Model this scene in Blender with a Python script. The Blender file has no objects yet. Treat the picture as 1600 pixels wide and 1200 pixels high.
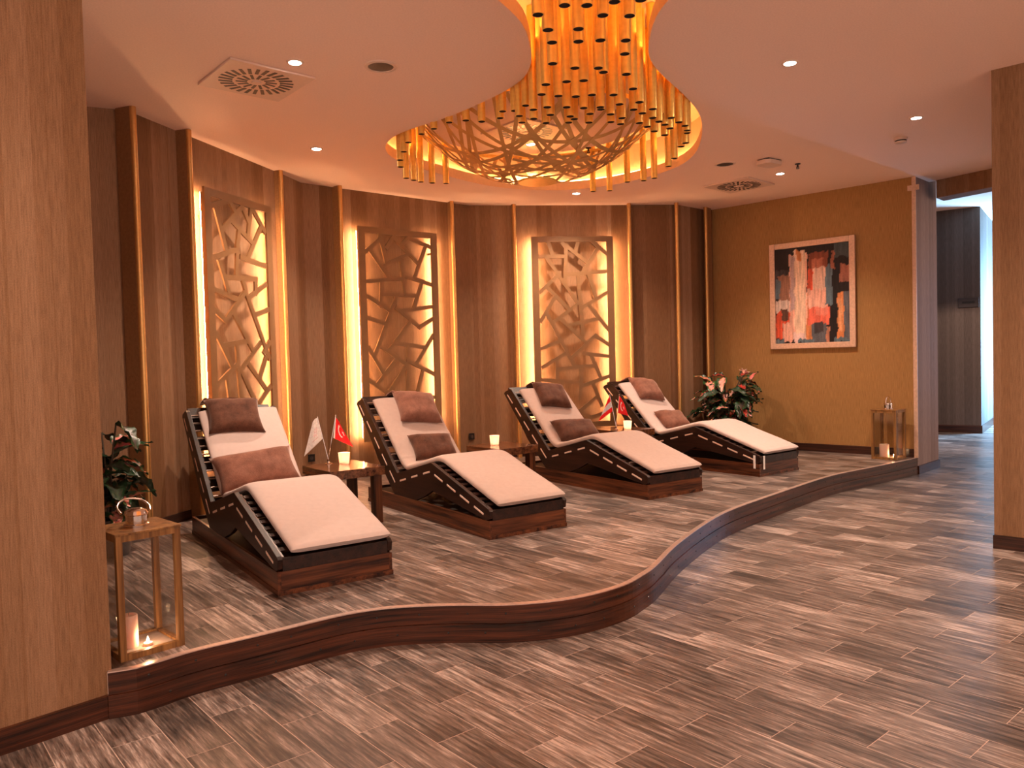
import bpy, bmesh, math, random
from mathutils import Vector, Matrix, noise
random.seed(7)
C = bpy.context.scene.collection
PI = math.pi
R = math.radians

# ------------------------------------------------------------------ camera
cam_d = bpy.data.cameras.new('camera'); cam = bpy.data.objects.new('camera', cam_d); C.objects.link(cam)
cam_d.sensor_width = 36.0
cam_d.lens = 1217.36 * 36.0 / 1600.0
cam_d.clip_start = 0.05
cx_ = Vector((0.99963984, -0.00087881, -0.02682197)); cu_ = Vector((0.02683638, 0.03273515, 0.99910371)); cf_ = Vector((0.0, 0.99946367, -0.03274694))
cam.matrix_world = Matrix(((cx_.x, cu_.x, -cf_.x, 0), (cx_.y, cu_.y, -cf_.y, 0), (cx_.z, cu_.z, -cf_.z, 1.5), (0, 0, 0, 1)))
bpy.context.scene.camera = cam

# ------------------------------------------------------------------ world, exposure
w = bpy.data.worlds.new('world'); bpy.context.scene.world = w; w.use_nodes = True
w.node_tree.nodes['Background'].inputs[0].default_value = (1.0, 0.70, 0.55, 1)
w.node_tree.nodes['Background'].inputs[1].default_value = 1.05
vs = bpy.context.scene.view_settings
vs.view_transform = 'Standard'; vs.look = 'None'; vs.gamma = 1.0; vs.use_curve_mapping = False
vs.exposure = 0.96

CEIL = 3.5; P = 0.2
WARM = (1.0, 0.75, 0.57)
SPOT_W = 140.0
SPOTS = [(-1.38, 5.23), (-1.76, 7.32), (0.85, 9.61), (1.99, 5.48), (3.58, 6.85), (3.08, 8.84), (0.25, 7.80), (2.9, 3.2), (-2.4, 2.0), (3.2, 0.6)]  # the trailing beams, without fixtures, are added out of view
STRIP_E = 105.0      # LED strips behind the screens
COVE_E = 12.0       # amber cove strip of the ceiling recess
CANDLE_W = 0.5
CORR_BLUE_W = 700.0
CORR_SPOT_W = 200.0

def light(name, kind, loc, color, energy, rot=(0, 0, 0), **kw):
    d = bpy.data.lights.new(name, kind); d.color = color; d.energy = energy
    for k, v in kw.items(): setattr(d, k, v)
    o = bpy.data.objects.new(name, d); C.objects.link(o); o.location = loc; o.rotation_euler = rot
    return o
for i, (x, y) in enumerate(SPOTS):
    light('downlight_beam', 'SPOT', (x, y, (3.60 if i == 6 else CEIL) - 0.03), WARM, SPOT_W * (0.5 if i == 6 else 1), spot_size=R(118), spot_blend=0.9, shadow_soft_size=0.035)
# daylight of the far corridor and its ceiling spot
light('corridor_daylight', 'AREA', (10.0, 13.9, 1.7), (0.25, 0.60, 1.0), CORR_BLUE_W, (R(90), 0, R(50)), shape='RECTANGLE', size=1.6, size_y=2.4)
light('corridor_beam', 'SPOT', (6.85, 11.0, 3.80), (1.0, 0.74, 0.55), CORR_SPOT_W, (R(24), 0, R(-12)), spot_size=R(75), spot_blend=0.25, shadow_soft_size=0.03)

# ------------------------------------------------------------------ node material helpers
def mat(name):
    m = bpy.data.materials.new(name); m.use_nodes = True
    return m, m.node_tree.nodes, m.node_tree.links, m.node_tree.nodes['Principled BSDF']
def setp(b, rough=0.5, metal=0.0, spec=0.5, **kw):
    b.inputs['Roughness'].default_value = rough; b.inputs['Metallic'].default_value = metal
    b.inputs['Specular IOR Level'].default_value = spec
    for k, v in kw.items(): b.inputs[k.replace('_', ' ')].default_value = v
def c4(c): return (c[0], c[1], c[2], 1.0)
def ramp(N, stops, interp='LINEAR'):
    r = N.new('ShaderNodeValToRGB'); r.color_ramp.interpolation = interp
    e = r.color_ramp.elements
    while len(e) < len(stops): e.new(0.5)
    for q, (p, c) in zip(e, stops): q.position = p; q.color = c4(c)
    return r
def noisen(N, L, vec, scale, detail=3, rough=0.55, mapping=None, rot=None):
    n = N.new('ShaderNodeTexNoise'); n.inputs['Scale'].default_value = scale; n.inputs['Detail'].default_value = detail; n.inputs['Roughness'].default_value = rough
    if mapping:
        mp = N.new('ShaderNodeMapping'); mp.inputs['Scale'].default_value = mapping
        if rot: mp.inputs['Rotation'].default_value = rot
        L.new(vec, mp.inputs['Vector']); vec = mp.outputs[0]
    L.new(vec, n.inputs['Vector']); return n.outputs['Fac']
def bump(N, L, b, fac, strength=0.2, dist=0.01):
    k = N.new('ShaderNodeBump'); k.inputs['Strength'].default_value = strength; k.inputs['Distance'].default_value = dist
    L.new(fac, k.inputs['Height']); L.new(k.outputs[0], b.inputs['Normal'])
def mixc(N, L, fac, a, b, mode='MIX'):
    m = N.new('ShaderNodeMix'); m.data_type = 'RGBA'; m.blend_type = mode
    for s, v in ((m.inputs[0], fac), (m.inputs[6], a), (m.inputs[7], b)):
        if isinstance(v, (int, float)): s.default_value = v
        elif isinstance(v, tuple): s.default_value = c4(v)
        else: L.new(v, s)
    return m.outputs[2]
def mathn(N, L, op, a, b=0.0):
    m = N.new('ShaderNodeMath'); m.operation = op
    for s, v in ((m.inputs[0], a), (m.inputs[1], b)):
        if isinstance(v, (int, float)): s.default_value = v
        else: L.new(v, s)
    return m.outputs[0]
def plain(name, col, rough=0.5, metal=0.0, spec=0.5, var=0.12, scale=40.0, bmp=0.0, **kw):
    m, N, L, b = mat(name); setp(b, rough, metal, spec, **kw)
    tc = N.new('ShaderNodeTexCoord')
    f = noisen(N, L, tc.outputs['Object'], scale)
    lo = tuple(max(0, x * (1 - var)) for x in col); hi = tuple(min(1, x * (1 + var)) for x in col)
    r = ramp(N, [(0.3, lo), (0.7, hi)]); L.new(f, r.inputs[0]); L.new(r.outputs[0], b.inputs['Base Color'])
    if bmp: bump(N, L, b, f, bmp)
    return m
def emis(name, col, strength):
    m, N, L, b = mat(name); setp(b, 0.5); b.inputs['Base Color'].default_value = c4(col)
    b.inputs['Emission Color'].default_value = c4(col); b.inputs['Emission Strength'].default_value = strength
    return m
def wood(name, lo, hi, axis=1, rough=0.35, coat=0.0):
    m, N, L, b = mat(name); setp(b, rough, 0, 0.3); b.inputs['Coat Weight'].default_value = coat
    tc = N.new('ShaderNodeTexCoord'); oi = N.new('ShaderNodeObjectInfo')
    add = N.new('ShaderNodeVectorMath'); add.operation = 'MULTIPLY_ADD'
    cmb = N.new('ShaderNodeCombineXYZ')
    for i in range(3): L.new(oi.outputs['Random'], cmb.inputs[i])
    L.new(cmb.outputs[0], add.inputs[0]); add.inputs[1].default_value = (13, 7, 5); L.new(tc.outputs['Object'], add.inputs[2])
    s = [22.0, 22.0, 22.0]; s[axis] = 1.3
    f = noisen(N, L, add.outputs[0], 1.0, 5, 0.6, tuple(s))
    s2 = [90.0, 90.0, 90.0]; s2[axis] = 4.0
    g = noisen(N, L, add.outputs[0], 1.0, 2, 0.5, tuple(s2))
    r = ramp(N, [(0.38, lo), (0.50, tuple((a + b_) / 2 for a, b_ in zip(lo, hi))), (0.62, hi)])
    L.new(mathn(N, L, 'ADD', mathn(N, L, 'MULTIPLY', f, 0.75), mathn(N, L, 'MULTIPLY', g, 0.25)), r.inputs[0])
    L.new(r.outputs[0], b.inputs['Base Color']); bump(N, L, b, g, 0.12, 0.004)
    return m

# wallpaper: vertical tonal stripes and fine fibres, driven by metres along the wall (UV)
def wallpaper(name, tones, stripe=0.2, contrast=True, rough=0.75):
    m, N, L, b = mat(name); setp(b, rough, 0, 0.25)
    uv = N.new('ShaderNodeUVMap'); uv.uv_map = 'UVMap'
    sep = N.new('ShaderNodeSeparateXYZ'); L.new(uv.outputs[0], sep.inputs[0])
    fl = mathn(N, L, 'FLOOR', mathn(N, L, 'DIVIDE', sep.outputs[0], stripe))
    wn = N.new('ShaderNodeTexWhiteNoise'); wn.noise_dimensions = '1D'; L.new(fl, wn.inputs['W'])
    fl2 = mathn(N, L, 'FLOOR', mathn(N, L, 'DIVIDE', sep.outputs[0], stripe * 0.37))
    wn2 = N.new('ShaderNodeTexWhiteNoise'); wn2.noise_dimensions = '1D'; L.new(fl2, wn2.inputs['W'])
    v = mathn(N, L, 'ADD', mathn(N, L, 'MULTIPLY', wn.outputs[0], 0.7), mathn(N, L, 'MULTIPLY', wn2.outputs[0], 0.3))
    r = ramp(N, [(0.1, tones[0]), (0.5, tones[1]), (0.9, tones[2])]); L.new(v, r.inputs[0])
    f = noisen(N, L, uv.outputs[0], 1.0, 3, 0.6, (170, 9, 1))
    g = noisen(N, L, uv.outputs[0], 1.0, 3, 0.7, (260, 190, 1))
    fr = ramp(N, [(0.32, (0.60, 0.57, 0.54)), (0.68, (1.30, 1.30, 1.30))]); L.new(mathn(N, L, 'ADD', mathn(N, L, 'MULTIPLY', f, 0.5), mathn(N, L, 'MULTIPLY', g, 0.5)), fr.inputs[0])
    L.new(mixc(N, L, 1.0, r.outputs[0], fr.outputs[0], 'MULTIPLY'), b.inputs['Base Color'])
    bump(N, L, b, g, 0.25, 0.003)
    return m

TU, TV, YT = 0.1935, 0.574, 0.70477
AU = (math.cos(YT), math.sin(YT)); AV = (-math.sin(YT), math.cos(YT))
def tile_material():
    m, N, L, b = mat('wood_look_tile'); setp(b, 0.36, 0, 0.5)
    geo = N.new('ShaderNodeNewGeometry'); oi = N.new('ShaderNodeObjectInfo'); at = N.new('ShaderNodeAttribute'); at.attribute_name = 'tone'
    rnd = mathn(N, L, 'ADD', oi.outputs['Random'], at.outputs['Fac'])
    vr = N.new('ShaderNodeVectorRotate'); vr.rotation_type = 'Z_AXIS'; vr.inputs['Angle'].default_value = -YT
    L.new(geo.outputs['Position'], vr.inputs['Vector'])
    cmb = N.new('ShaderNodeCombineXYZ')
    L.new(mathn(N, L, 'MULTIPLY', rnd, 37.0), cmb.inputs[0]); L.new(mathn(N, L, 'MULTIPLY', rnd, 53.0), cmb.inputs[1])
    ad = N.new('ShaderNodeVectorMath'); ad.operation = 'ADD'; L.new(vr.outputs[0], ad.inputs[0]); L.new(cmb.outputs[0], ad.inputs[1])
    f = noisen(N, L, ad.outputs[0], 1.0, 5, 0.58, (48, 2.6, 1))
    g = noisen(N, L, ad.outputs[0], 1.0, 4, 0.7, (110, 9, 1))
    k = noisen(N, L, ad.outputs[0], 1.0, 3, 0.5, (5, 2.2, 1))
    mixv = mathn(N, L, 'ADD', mathn(N, L, 'ADD', mathn(N, L, 'MULTIPLY', f, 0.48), mathn(N, L, 'MULTIPLY', g, 0.30)), mathn(N, L, 'MULTIPLY', k, 0.22))
    tone = N.new('ShaderNodeTexWhiteNoise'); tone.noise_dimensions = '1D'; L.new(mathn(N, L, 'MULTIPLY', rnd, 911.0), tone.inputs['W'])
    mixv = mathn(N, L, 'ADD', mixv, mathn(N, L, 'MULTIPLY', mathn(N, L, 'SUBTRACT', tone.outputs[0], 0.5), 0.10))
    r = ramp(N, [(0.36, (0.018, 0.013, 0.011)), (0.455, (0.082, 0.057, 0.047)), (0.54, (0.205, 0.150, 0.126)), (0.63, (0.52, 0.41, 0.36))])
    L.new(mixv, r.inputs[0]); L.new(r.outputs[0], b.inputs['Base Color'])
    rr = mathn(N, L, 'ADD', mathn(N, L, 'MULTIPLY', g, 0.25), 0.24); L.new(rr, b.inputs['Roughness'])
    bump(N, L, b, mixv, 0.25, 0.004)
    return m
def attr_mat(name, rough=0.6, spec=0.3):
    m, N, L, b = mat(name); setp(b, rough, 0, spec)
    a = N.new('ShaderNodeAttribute'); a.attribute_name = 'col'
    tc = N.new('ShaderNodeTexCoord'); f = noisen(N, L, tc.outputs['Object'], 60.0, 3)
    r = ramp(N, [(0.3, (0.85, 0.85, 0.85)), (0.7, (1.1, 1.1, 1.1))]); L.new(f, r.inputs[0])
    L.new(mixc(N, L, 1.0, a.outputs['Color'], r.outputs[0], 'MULTIPLY'), b.inputs['Base Color'])
    return m
def velvet(name, lo, hi):
    m, N, L, b = mat(name); setp(b, 0.85, 0, 0.15); b.inputs['Sheen Weight'].default_value = 0.35; b.inputs['Sheen Roughness'].default_value = 0.45
    b.inputs['Sheen Tint'].default_value = (1, 0.75, 0.65, 1)
    tc = N.new('ShaderNodeTexCoord')
    f = noisen(N, L, tc.outputs['Object'], 14.0, 4, 0.6); g = noisen(N, L, tc.outputs['Object'], 160.0, 2)
    r = ramp(N, [(0.3, lo), (0.7, hi)]); L.new(mathn(N, L, 'ADD', mathn(N, L, 'MULTIPLY', f, 0.6), mathn(N, L, 'MULTIPLY', g, 0.4)), r.inputs[0])
    L.new(r.outputs[0], b.inputs['Base Color']); bump(N, L, b, g, 0.3, 0.003)
    return m
def glassm(name, col=(1, 1, 1), rough=0.0, thin=0.85):
    m, N, L, b = mat(name); N.remove(b); out = N['Material Output']
    t = N.new('ShaderNodeBsdfTransparent'); g = N.new('ShaderNodeBsdfGlossy'); g.inputs['Roughness'].default_value = 0.03
    t.inputs['Color'].default_value = c4(col)
    fr = N.new('ShaderNodeFresnel'); fr.inputs['IOR'].default_value = 1.45
    mx = N.new('ShaderNodeMixShader'); L.new(mathn(N, L, 'MULTIPLY', fr.outputs[0], 0.45), mx.inputs[0]); L.new(t.outputs[0], mx.inputs[1]); L.new(g.outputs[0], mx.inputs[2]); L.new(mx.outputs[0], out.inputs[0])
    return m
def frosted(name, col):
    m, N, L, b = mat(name); N.remove(b); out = N['Material Output']
    t = N.new('ShaderNodeBsdfTranslucent'); t.inputs[0].default_value = c4(col)
    d = N.new('ShaderNodeBsdfPrincipled'); d.inputs['Base Color'].default_value = c4(col); d.inputs['Roughness'].default_value = 0.4
    mx = N.new('ShaderNodeMixShader'); mx.inputs[0].default_value = 0.45; L.new(t.outputs[0], mx.inputs[1]); L.new(d.outputs[0], mx.inputs[2]); L.new(mx.outputs[0], out.inputs[0])
    return m

M = {}
M['ceiling'] = plain('ceiling_paint', (0.90, 0.66, 0.545), 0.8, spec=0.2, var=0.05, scale=90, bmp=0.05)
M['recess'] = plain('recess_paint', (0.72, 0.46, 0.30), 0.7, spec=0.2, var=0.04, scale=30)
M['wallpaper'] = wallpaper('striped_wallpaper', [(0.185, 0.088, 0.038), (0.25, 0.130, 0.066), (0.33, 0.195, 0.118)], 0.20)
M['wallpaper_left'] = wallpaper('striped_wallpaper_front', [(0.20, 0.100, 0.045), (0.25, 0.132, 0.066), (0.31, 0.175, 0.098)], 0.16)
M['wallpaper_plain'] = wallpaper('ochre_wallpaper', [(0.36, 0.185, 0.062), (0.365, 0.19, 0.065), (0.37, 0.195, 0.068)], 3.0)
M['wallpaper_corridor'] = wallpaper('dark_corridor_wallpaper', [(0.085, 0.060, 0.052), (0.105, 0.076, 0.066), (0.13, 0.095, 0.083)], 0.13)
M['wallpaper_grey'] = wallpaper('greyish_wallpaper', [(0.20, 0.13, 0.105), (0.25, 0.165, 0.135), (0.30, 0.205, 0.17)], 0.13)
M['tile'] = tile_material()
M['grout'] = plain('grout', (0.50, 0.37, 0.31), 0.8, var=0.1)
M['grout_dark'] = plain('corridor_floor_finish', (0.20, 0.16, 0.15), 0.28, var=0.3, scale=6)
M['dark_wood'] = wood('dark_stained_wood', (0.007, 0.0025, 0.0015), (0.034, 0.011, 0.006), 1, 0.42)
M['base_wood'] = wood('reddish_base_wood', (0.016, 0.004, 0.002), (0.150, 0.046, 0.017), 1, 0.32)
M['base_wood_x'] = wood('reddish_base_wood_across', (0.016, 0.004, 0.002), (0.150, 0.046, 0.017), 0, 0.32)
M['table_wood'] = wood('table_wood', (0.030, 0.009, 0.004), (0.19, 0.066, 0.024), 1, 0.22, 0.3)
M['leg_wood'] = wood('table_leg_wood', (0.018, 0.006, 0.003), (0.12, 0.040, 0.016), 2, 0.3)
M['riser_wood'] = wood('riser_wood', (0.028, 0.008, 0.004), (0.135, 0.040, 0.018), 0, 0.33)
M['skirting'] = wood('skirting_wood', (0.022, 0.009, 0.006), (0.065, 0.024, 0.016), 0, 0.35)
M['lantern_wood'] = wood('lantern_wood', (0.13, 0.055, 0.016), (0.34, 0.16, 0.050), 2, 0.45)
M['slat'] = plain('pale_slat_wood', (0.75, 0.53, 0.43), 0.5)
M['dark_slat'] = plain('dark_metal_slat', (0.28, 0.19, 0.15), 0.35, metal=0.3)
M['cushion'] = plain('cream_mattress_fabric', (0.56, 0.445, 0.41), 0.8, spec=0.15, var=0.03, scale=30, bmp=0.05)
M['cushion_b'] = plain('beige_mattress_fabric', (0.47, 0.350, 0.305), 0.8, spec=0.15, var=0.03, scale=30, bmp=0.05)
M['velvet'] = velvet('brown_velvet', (0.045, 0.016, 0.009), (0.14, 0.055, 0.032))
M['velvet_rose'] = velvet('rose_brown_velvet', (0.13, 0.052, 0.034), (0.30, 0.135, 0.092))
M['brass'] = plain('brushed_brass', (0.95, 0.60, 0.15), 0.33, metal=0.65, var=0.08, scale=25)
M['bowl'] = plain('bronze_strip', (0.60, 0.34, 0.12), 0.38, metal=0.6, var=0.1, scale=10)
M['post_brass'] = plain('post_brass', (0.62, 0.34, 0.12), 0.34, metal=0.75, var=0.06)
M['post_dark'] = plain('post_bronze', (0.30, 0.155, 0.070), 0.4, metal=0.3)
M['inside'] = plain('inner_shade', (0.02, 0.008, 0.004), 0.7)  # near-black in place of the shade inside tubes and lounger bases
M['screen'] = plain('bronze_painted_screen', (0.22, 0.108, 0.042), 0.45, metal=0.2, var=0.06, scale=12)
M['strip'] = emis('warm_led', (1.0, 0.58, 0.30), STRIP_E)
M['cove'] = emis('amber_led', (1.0, 0.66, 0.22), COVE_E)
M['lamp'] = emis('downlight_glow', (1.0, 0.86, 0.80), 120.0)
M['flame'] = emis('candle_flame', (1.0, 0.72, 0.42), 60.0)
M['wax'] = plain('candle_wax', (0.85, 0.58, 0.46), 0.5, var=0.03, Subsurface_Weight=0.3)
M['chrome'] = plain('chrome', (0.75, 0.70, 0.68), 0.12, metal=1.0, var=0.03)
M['nosing'] = plain('aluminium_nosing', (0.62, 0.46, 0.40), 0.35, metal=0.7)
M['black'] = plain('black_plastic', (0.012, 0.009, 0.008), 0.35)
M['white'] = plain('white_plastic', (0.72, 0.52, 0.42), 0.45, var=0.03)
M['ribbon'] = plain('white_ribbon', (0.85, 0.78, 0.74), 0.7)
M['glass'] = glassm('clear_glass', (0.97, 0.96, 0.95))
M['frost'] = frosted('frosted_glass', (0.95, 0.80, 0.74))
M['frame'] = plain('pale_gilt_frame', (0.66, 0.42, 0.30), 0.4, metal=0.2)
M['art'] = attr_mat('painted_canvas', 0.45)
M['flag'] = attr_mat('flag_cloth', 0.7)
M['leaf'] = attr_mat('variegated_leaf', 0.35, 0.5)
M['stem'] = plain('plant_stem', (0.05, 0.035, 0.02), 0.6)
M['pot'] = plain('dark_pot', (0.045, 0.03, 0.028), 0.4)
M['earth'] = plain('potting_earth', (0.03, 0.018, 0.012), 0.9, var=0.4)
M['stone'] = plain('lantern_base_plate', (0.36, 0.27, 0.23), 0.5)
M['trim_light'] = plain('corner_bead', (0.66, 0.42, 0.30), 0.5)

# ------------------------------------------------------------------ mesh helpers
class MB:
    def __init__(s): s.v = []; s.f = []; s.uv = {}
    def add(s, vs, fs):
        b = len(s.v); s.v += [tuple(v) for v in vs]; s.f += [tuple(b + i for i in f) for f in fs]; return s
    def box(s, x0, x1, y0, y1, z0, z1, mtx=None):
        vs = [Vector(p) for p in ((x0, y0, z0), (x1, y0, z0), (x1, y1, z0), (x0, y1, z0), (x0, y0, z1), (x1, y0, z1), (x1, y1, z1), (x0, y1, z1))]
        if mtx: vs = [mtx @ v for v in vs]
        return s.add(vs, [(0, 3, 2, 1), (4, 5, 6, 7), (0, 1, 5, 4), (1, 2, 6, 5), (2, 3, 7, 6), (3, 0, 4, 7)])
    def prism(s, poly, z0, z1):
        n = len(poly)
        vs = [(x, y, z0) for x, y in poly] + [(x, y, z1) for x, y in poly]
        return s.add(vs, [tuple(range(n - 1, -1, -1)), tuple(range(n, 2 * n))] + [(i, (i + 1) % n, n + (i + 1) % n, n + i) for i in range(n)])
    def lathe(s, prof, seg=20, cx=0, cy=0, cap=True):
        b = len(s.v); n = len(prof)
        for r, z in prof:
            for k in range(seg): s.v.append((cx + r * math.cos(2 * PI * k / seg), cy + r * math.sin(2 * PI * k / seg), z))
        for i in range(n - 1):
            for k in range(seg):
                k2 = (k + 1) % seg; s.f.append((b + i * seg + k, b + i * seg + k2, b + (i + 1) * seg + k2, b + (i + 1) * seg + k))
        if cap:
            s.f.append(tuple(b + k for k in range(seg - 1, -1, -1))); s.f.append(tuple(b + (n - 1) * seg + k for k in range(seg)))
        return s
    def tube(s, pts, r, seg=8, cap=True):
        pts = [Vector(p) for p in pts]; b = len(s.v); n = len(pts); up = None
        rs = r if isinstance(r, (list, tuple)) else [r] * n
        for i, p in enumerate(pts):
            t = (pts[min(i + 1, n - 1)] - pts[max(i - 1, 0)]).normalized()
            if up is None: up = Vector((0, 0, 1)) if abs(t.z) < 0.9 else Vector((1, 0, 0))
            a = t.cross(up).normalized(); c = a.cross(t).normalized(); up = c
            for k in range(seg):
                q = p + (a * math.cos(2 * PI * k / seg) + c * math.sin(2 * PI * k / seg)) * rs[i]; s.v.append(tuple(q))
        for i in range(n - 1):
            for k in range(seg):
                k2 = (k + 1) % seg; s.f.append((b + i * seg + k, b + (i + 1) * seg + k, b + (i + 1) * seg + k2, b + i * seg + k2))
        if cap: s.f.append(tuple(b + k for k in range(seg))); s.f.append(tuple(b + (n - 1) * seg + k for k in range(seg - 1, -1, -1)))
        return s
    def mesh(s, name, m, bevel=0.0, smooth=False):
        me = bpy.data.meshes.new(name); me.from_pydata(s.v, [], s.f)
        bm = bmesh.new(); bm.from_mesh(me); bmesh.ops.recalc_face_normals(bm, faces=bm.faces)
        if bevel: bmesh.ops.bevel(bm, geom=list(bm.edges), offset=bevel, segments=2, affect='EDGES', profile=0.6, clamp_overlap=True)
        bm.to_mesh(me); bm.free()
        if m is not None: me.materials.append(m)
        if smooth:
            for p in me.polygons: p.use_smooth = True
            try: me.set_sharp_from_angle(angle=R(40))
            except Exception: pass
        return me
    def build(s, name, m, parent=None, bevel=0.0, smooth=False):
        return link(name, s.mesh(name, m, bevel, smooth), parent)
def link(name, me, parent=None, loc=None, rot=None, scale=None):
    o = bpy.data.objects.new(name, me); C.objects.link(o); o.parent = parent
    if loc is not None: o.location = loc
    if rot is not None: o.rotation_euler = rot
    if scale is not None: o.scale = scale
    return o
def thing(name, label, cat, loc=(0, 0, 0), rz=0.0, group=None):
    o = bpy.data.objects.new(name, None); o.empty_display_size = 0.1; C.objects.link(o)
    o.location = loc; o.rotation_euler = (0, 0, rz); o['label'] = label; o['category'] = cat
    if group: o['group'] = group
    return o
def tag(o, label, cat, group=None):
    o['label'] = label; o['category'] = cat
    if group: o['group'] = group
    return o
def struct(o): o['kind'] = 'structure'; return o
def sroot(name, loc=(0, 0, 0), rz=0):
    o = bpy.data.objects.new(name, None); o.empty_display_size = 0.1; C.objects.link(o); o.location = loc; o.rotation_euler = (0, 0, rz); o['kind'] = 'structure'; return o
def copy_tree(o, parent=None):
    c = o.copy(); C.objects.link(c); c.parent = parent
    for ch in list(o.children): copy_tree(ch, c)
    return c
def catmull(pts, n, closed=False):
    out = []; m = len(pts)
    rng = range(m) if closed else range(m - 1)
    for i in rng:
        if closed: p0, p1, p2, p3 = pts[i - 1], pts[i], pts[(i + 1) % m], pts[(i + 2) % m]
        else: p0, p1, p2, p3 = pts[max(i - 1, 0)], pts[i], pts[i + 1], pts[min(i + 2, m - 1)]
        for k in range(n):
            t = k / n
            out.append(tuple(0.5 * (2 * b + (c - a) * t + (2 * a - 5 * b + 4 * c - d) * t * t + (3 * b - a - 3 * c + d) * t ** 3) for a, b, c, d in zip(p0, p1, p2, p3)))
    if not closed: out.append(tuple(pts[-1]))
    return out
def smooth_pts(p, it=2, closed=False):
    for _ in range(it):
        q = list(p)
        for i in range(len(p)):
            if not closed and i in (0, len(p) - 1): continue
            a, b, c = p[i - 1], p[i], p[(i + 1) % len(p)]
            q[i] = tuple(0.25 * u + 0.5 * v + 0.25 * w_ for u, v, w_ in zip(a, b, c))
        p = q
    return p
def offset_poly(pts, d, closed=False):
    out = []; n = len(pts)
    for i, p in enumerate(pts):
        a = pts[i - 1] if (i > 0 or closed) else p; b = pts[(i + 1) % n] if (i < n - 1 or closed) else p
        t = Vector((b[0] - a[0], b[1] - a[1])).normalized(); out.append((p[0] + t.y * d, p[1] - t.x * d))
    return out
RISER=[(-1.736,3.292),(-1.598,3.424),(-1.503,3.539),(-1.265,3.712),(-1.008,3.921),(-0.865,4.019),(-0.708,4.079),(-0.576,4.1),(-0.372,4.109),(-0.167,4.092),(-0.031,4.086),(0.243,4.139),(0.465,4.268),(0.628,4.413),(0.725,4.561),(0.803,4.679),(0.899,4.878),(1.01,5.129),(1.159,5.422),(1.439,5.916),(1.69,6.303),(1.935,6.601),(2.279,6.981),(2.761,7.505),(3.304,8.071),(3.808,8.448),(4.36,8.861),(4.753,9.18)]
CUT=[[0.191,5.261],[0.174,5.491],[0.128,5.675],[0.011,5.893],[-0.139,6.098],[-0.354,6.362],[-0.584,6.597],[-0.824,6.794],[-1.015,7.029],[-1.128,7.334],[-1.128,7.68],[-0.985,8.023],[-0.758,8.378],[-0.305,8.982],[0.062,9.263],[0.601,9.435],[1.122,9.289],[1.519,8.94],[1.744,8.601],[1.876,8.252],[1.891,7.749],[1.779,7.09],[1.641,6.616],[1.487,6.276],[1.319,5.967],[1.138,5.66],[1.028,5.434],[0.953,5.205],[0.909,4.779],[0.926,4.549],[0.972,4.365],[1.089,4.147],[1.239,3.942],[1.454,3.678],[1.684,3.443],[1.924,3.246],[2.115,3.011],[2.228,2.706],[2.228,2.36],[2.085,2.017],[1.858,1.662],[1.405,1.058],[1.038,0.777],[0.499,0.605],[-0.022,0.751],[-0.419,1.1],[-0.644,1.439],[-0.776,1.788],[-0.791,2.291],[-0.679,2.95],[-0.541,3.424],[-0.387,3.764],[-0.219,4.073],[-0.038,4.38],[0.072,4.606],[0.147,4.835]]
TUBES=[[0.18,3.971,3.22],[0.239,4.156,3.22],[0.269,4.32,3.22],[0.288,4.628,3.22],[0.307,3.875,3.22],[0.399,4.153,3.22],[0.413,4.316,3.22],[0.417,3.881,3.22],[0.509,3.998,3.22],[0.532,4.309,3.22],[0.548,3.851,3.22],[0.646,4.012,3.22],[0.672,4.319,3.22],[0.694,4.509,3.22],[0.751,4.833,3.22],[0.426,4.707,3.22],[0.566,4.717,3.22],[0.606,4.788,3.22],[0.675,3.837,3.22],[0.264,4.974,3.22],[0.392,4.932,3.22],[0.498,4.922,3.22],[0.244,5.158,3.22],[0.356,5.196,3.22],[0.473,5.217,3.22],[0.578,5.193,3.22],[0.721,5.204,3.22],[0.833,5.098,3.22],[0.154,5.701,3.325],[0.201,5.514,3.235],[0.294,5.42,3.22],[0.324,5.592,3.22],[0.106,5.792,3.28],[0.074,5.876,3.345],[-0.016,5.995,3.38],[0.207,5.641,3.21],[0.128,5.939,3.275],[-0.037,6.075,3.355],[0.3,5.781,3.22],[0.428,5.431,3.22],[0.548,5.459,3.22],[0.662,5.451,3.22],[0.676,5.533,3.23],[0.605,5.593,3.22],[0.468,5.638,3.22],[0.504,5.721,3.225],[0.467,5.786,3.22],[0.618,5.799,3.22],[0.755,5.615,3.22],[0.779,5.798,3.22],[0.85,5.71,3.22],[0.86,5.856,3.22],[0.788,5.399,3.22],[0.904,5.525,3.22],[0.919,5.367,3.22],[0.98,5.611,3.22],[1.038,5.523,3.22],[0.997,5.843,3.22],[1.072,5.943,3.22],[1.075,5.725,3.22],[1.138,5.82,3.22],[1.164,5.898,3.3],[1.246,5.903,3.27],[1.211,5.971,3.24],[1.15,6.069,3.22],[1.264,6.038,3.23],[1.252,6.18,3.22],[1.345,6.087,3.29],[1.421,6.219,3.3],[1.455,6.3,3.285],[1.477,6.388,3.29],[1.483,6.482,3.235],[1.465,6.568,3.23],[1.48,6.917,3.22],[1.486,7.2,3.22],[1.443,7.664,3.22],[1.354,7.761,3.22],[1.199,7.797,3.22],[1.072,8.184,3.22],[0.901,8.203,3.22],[-0.183,6.202,3.37],[-0.72,6.757,3.445],[-0.849,6.874,3.41],[-0.901,6.949,3.35],[-0.944,7.016,3.295],[-0.953,7.1,3.255],[-0.942,7.388,3.22],[-0.883,7.48,3.22],[-0.825,7.557,3.22],[-0.721,7.614,3.22],[-0.602,7.803,3.255],[-0.315,6.36,3.43],[-0.46,6.5,3.46],[-0.6,6.63,3.45]]
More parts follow.
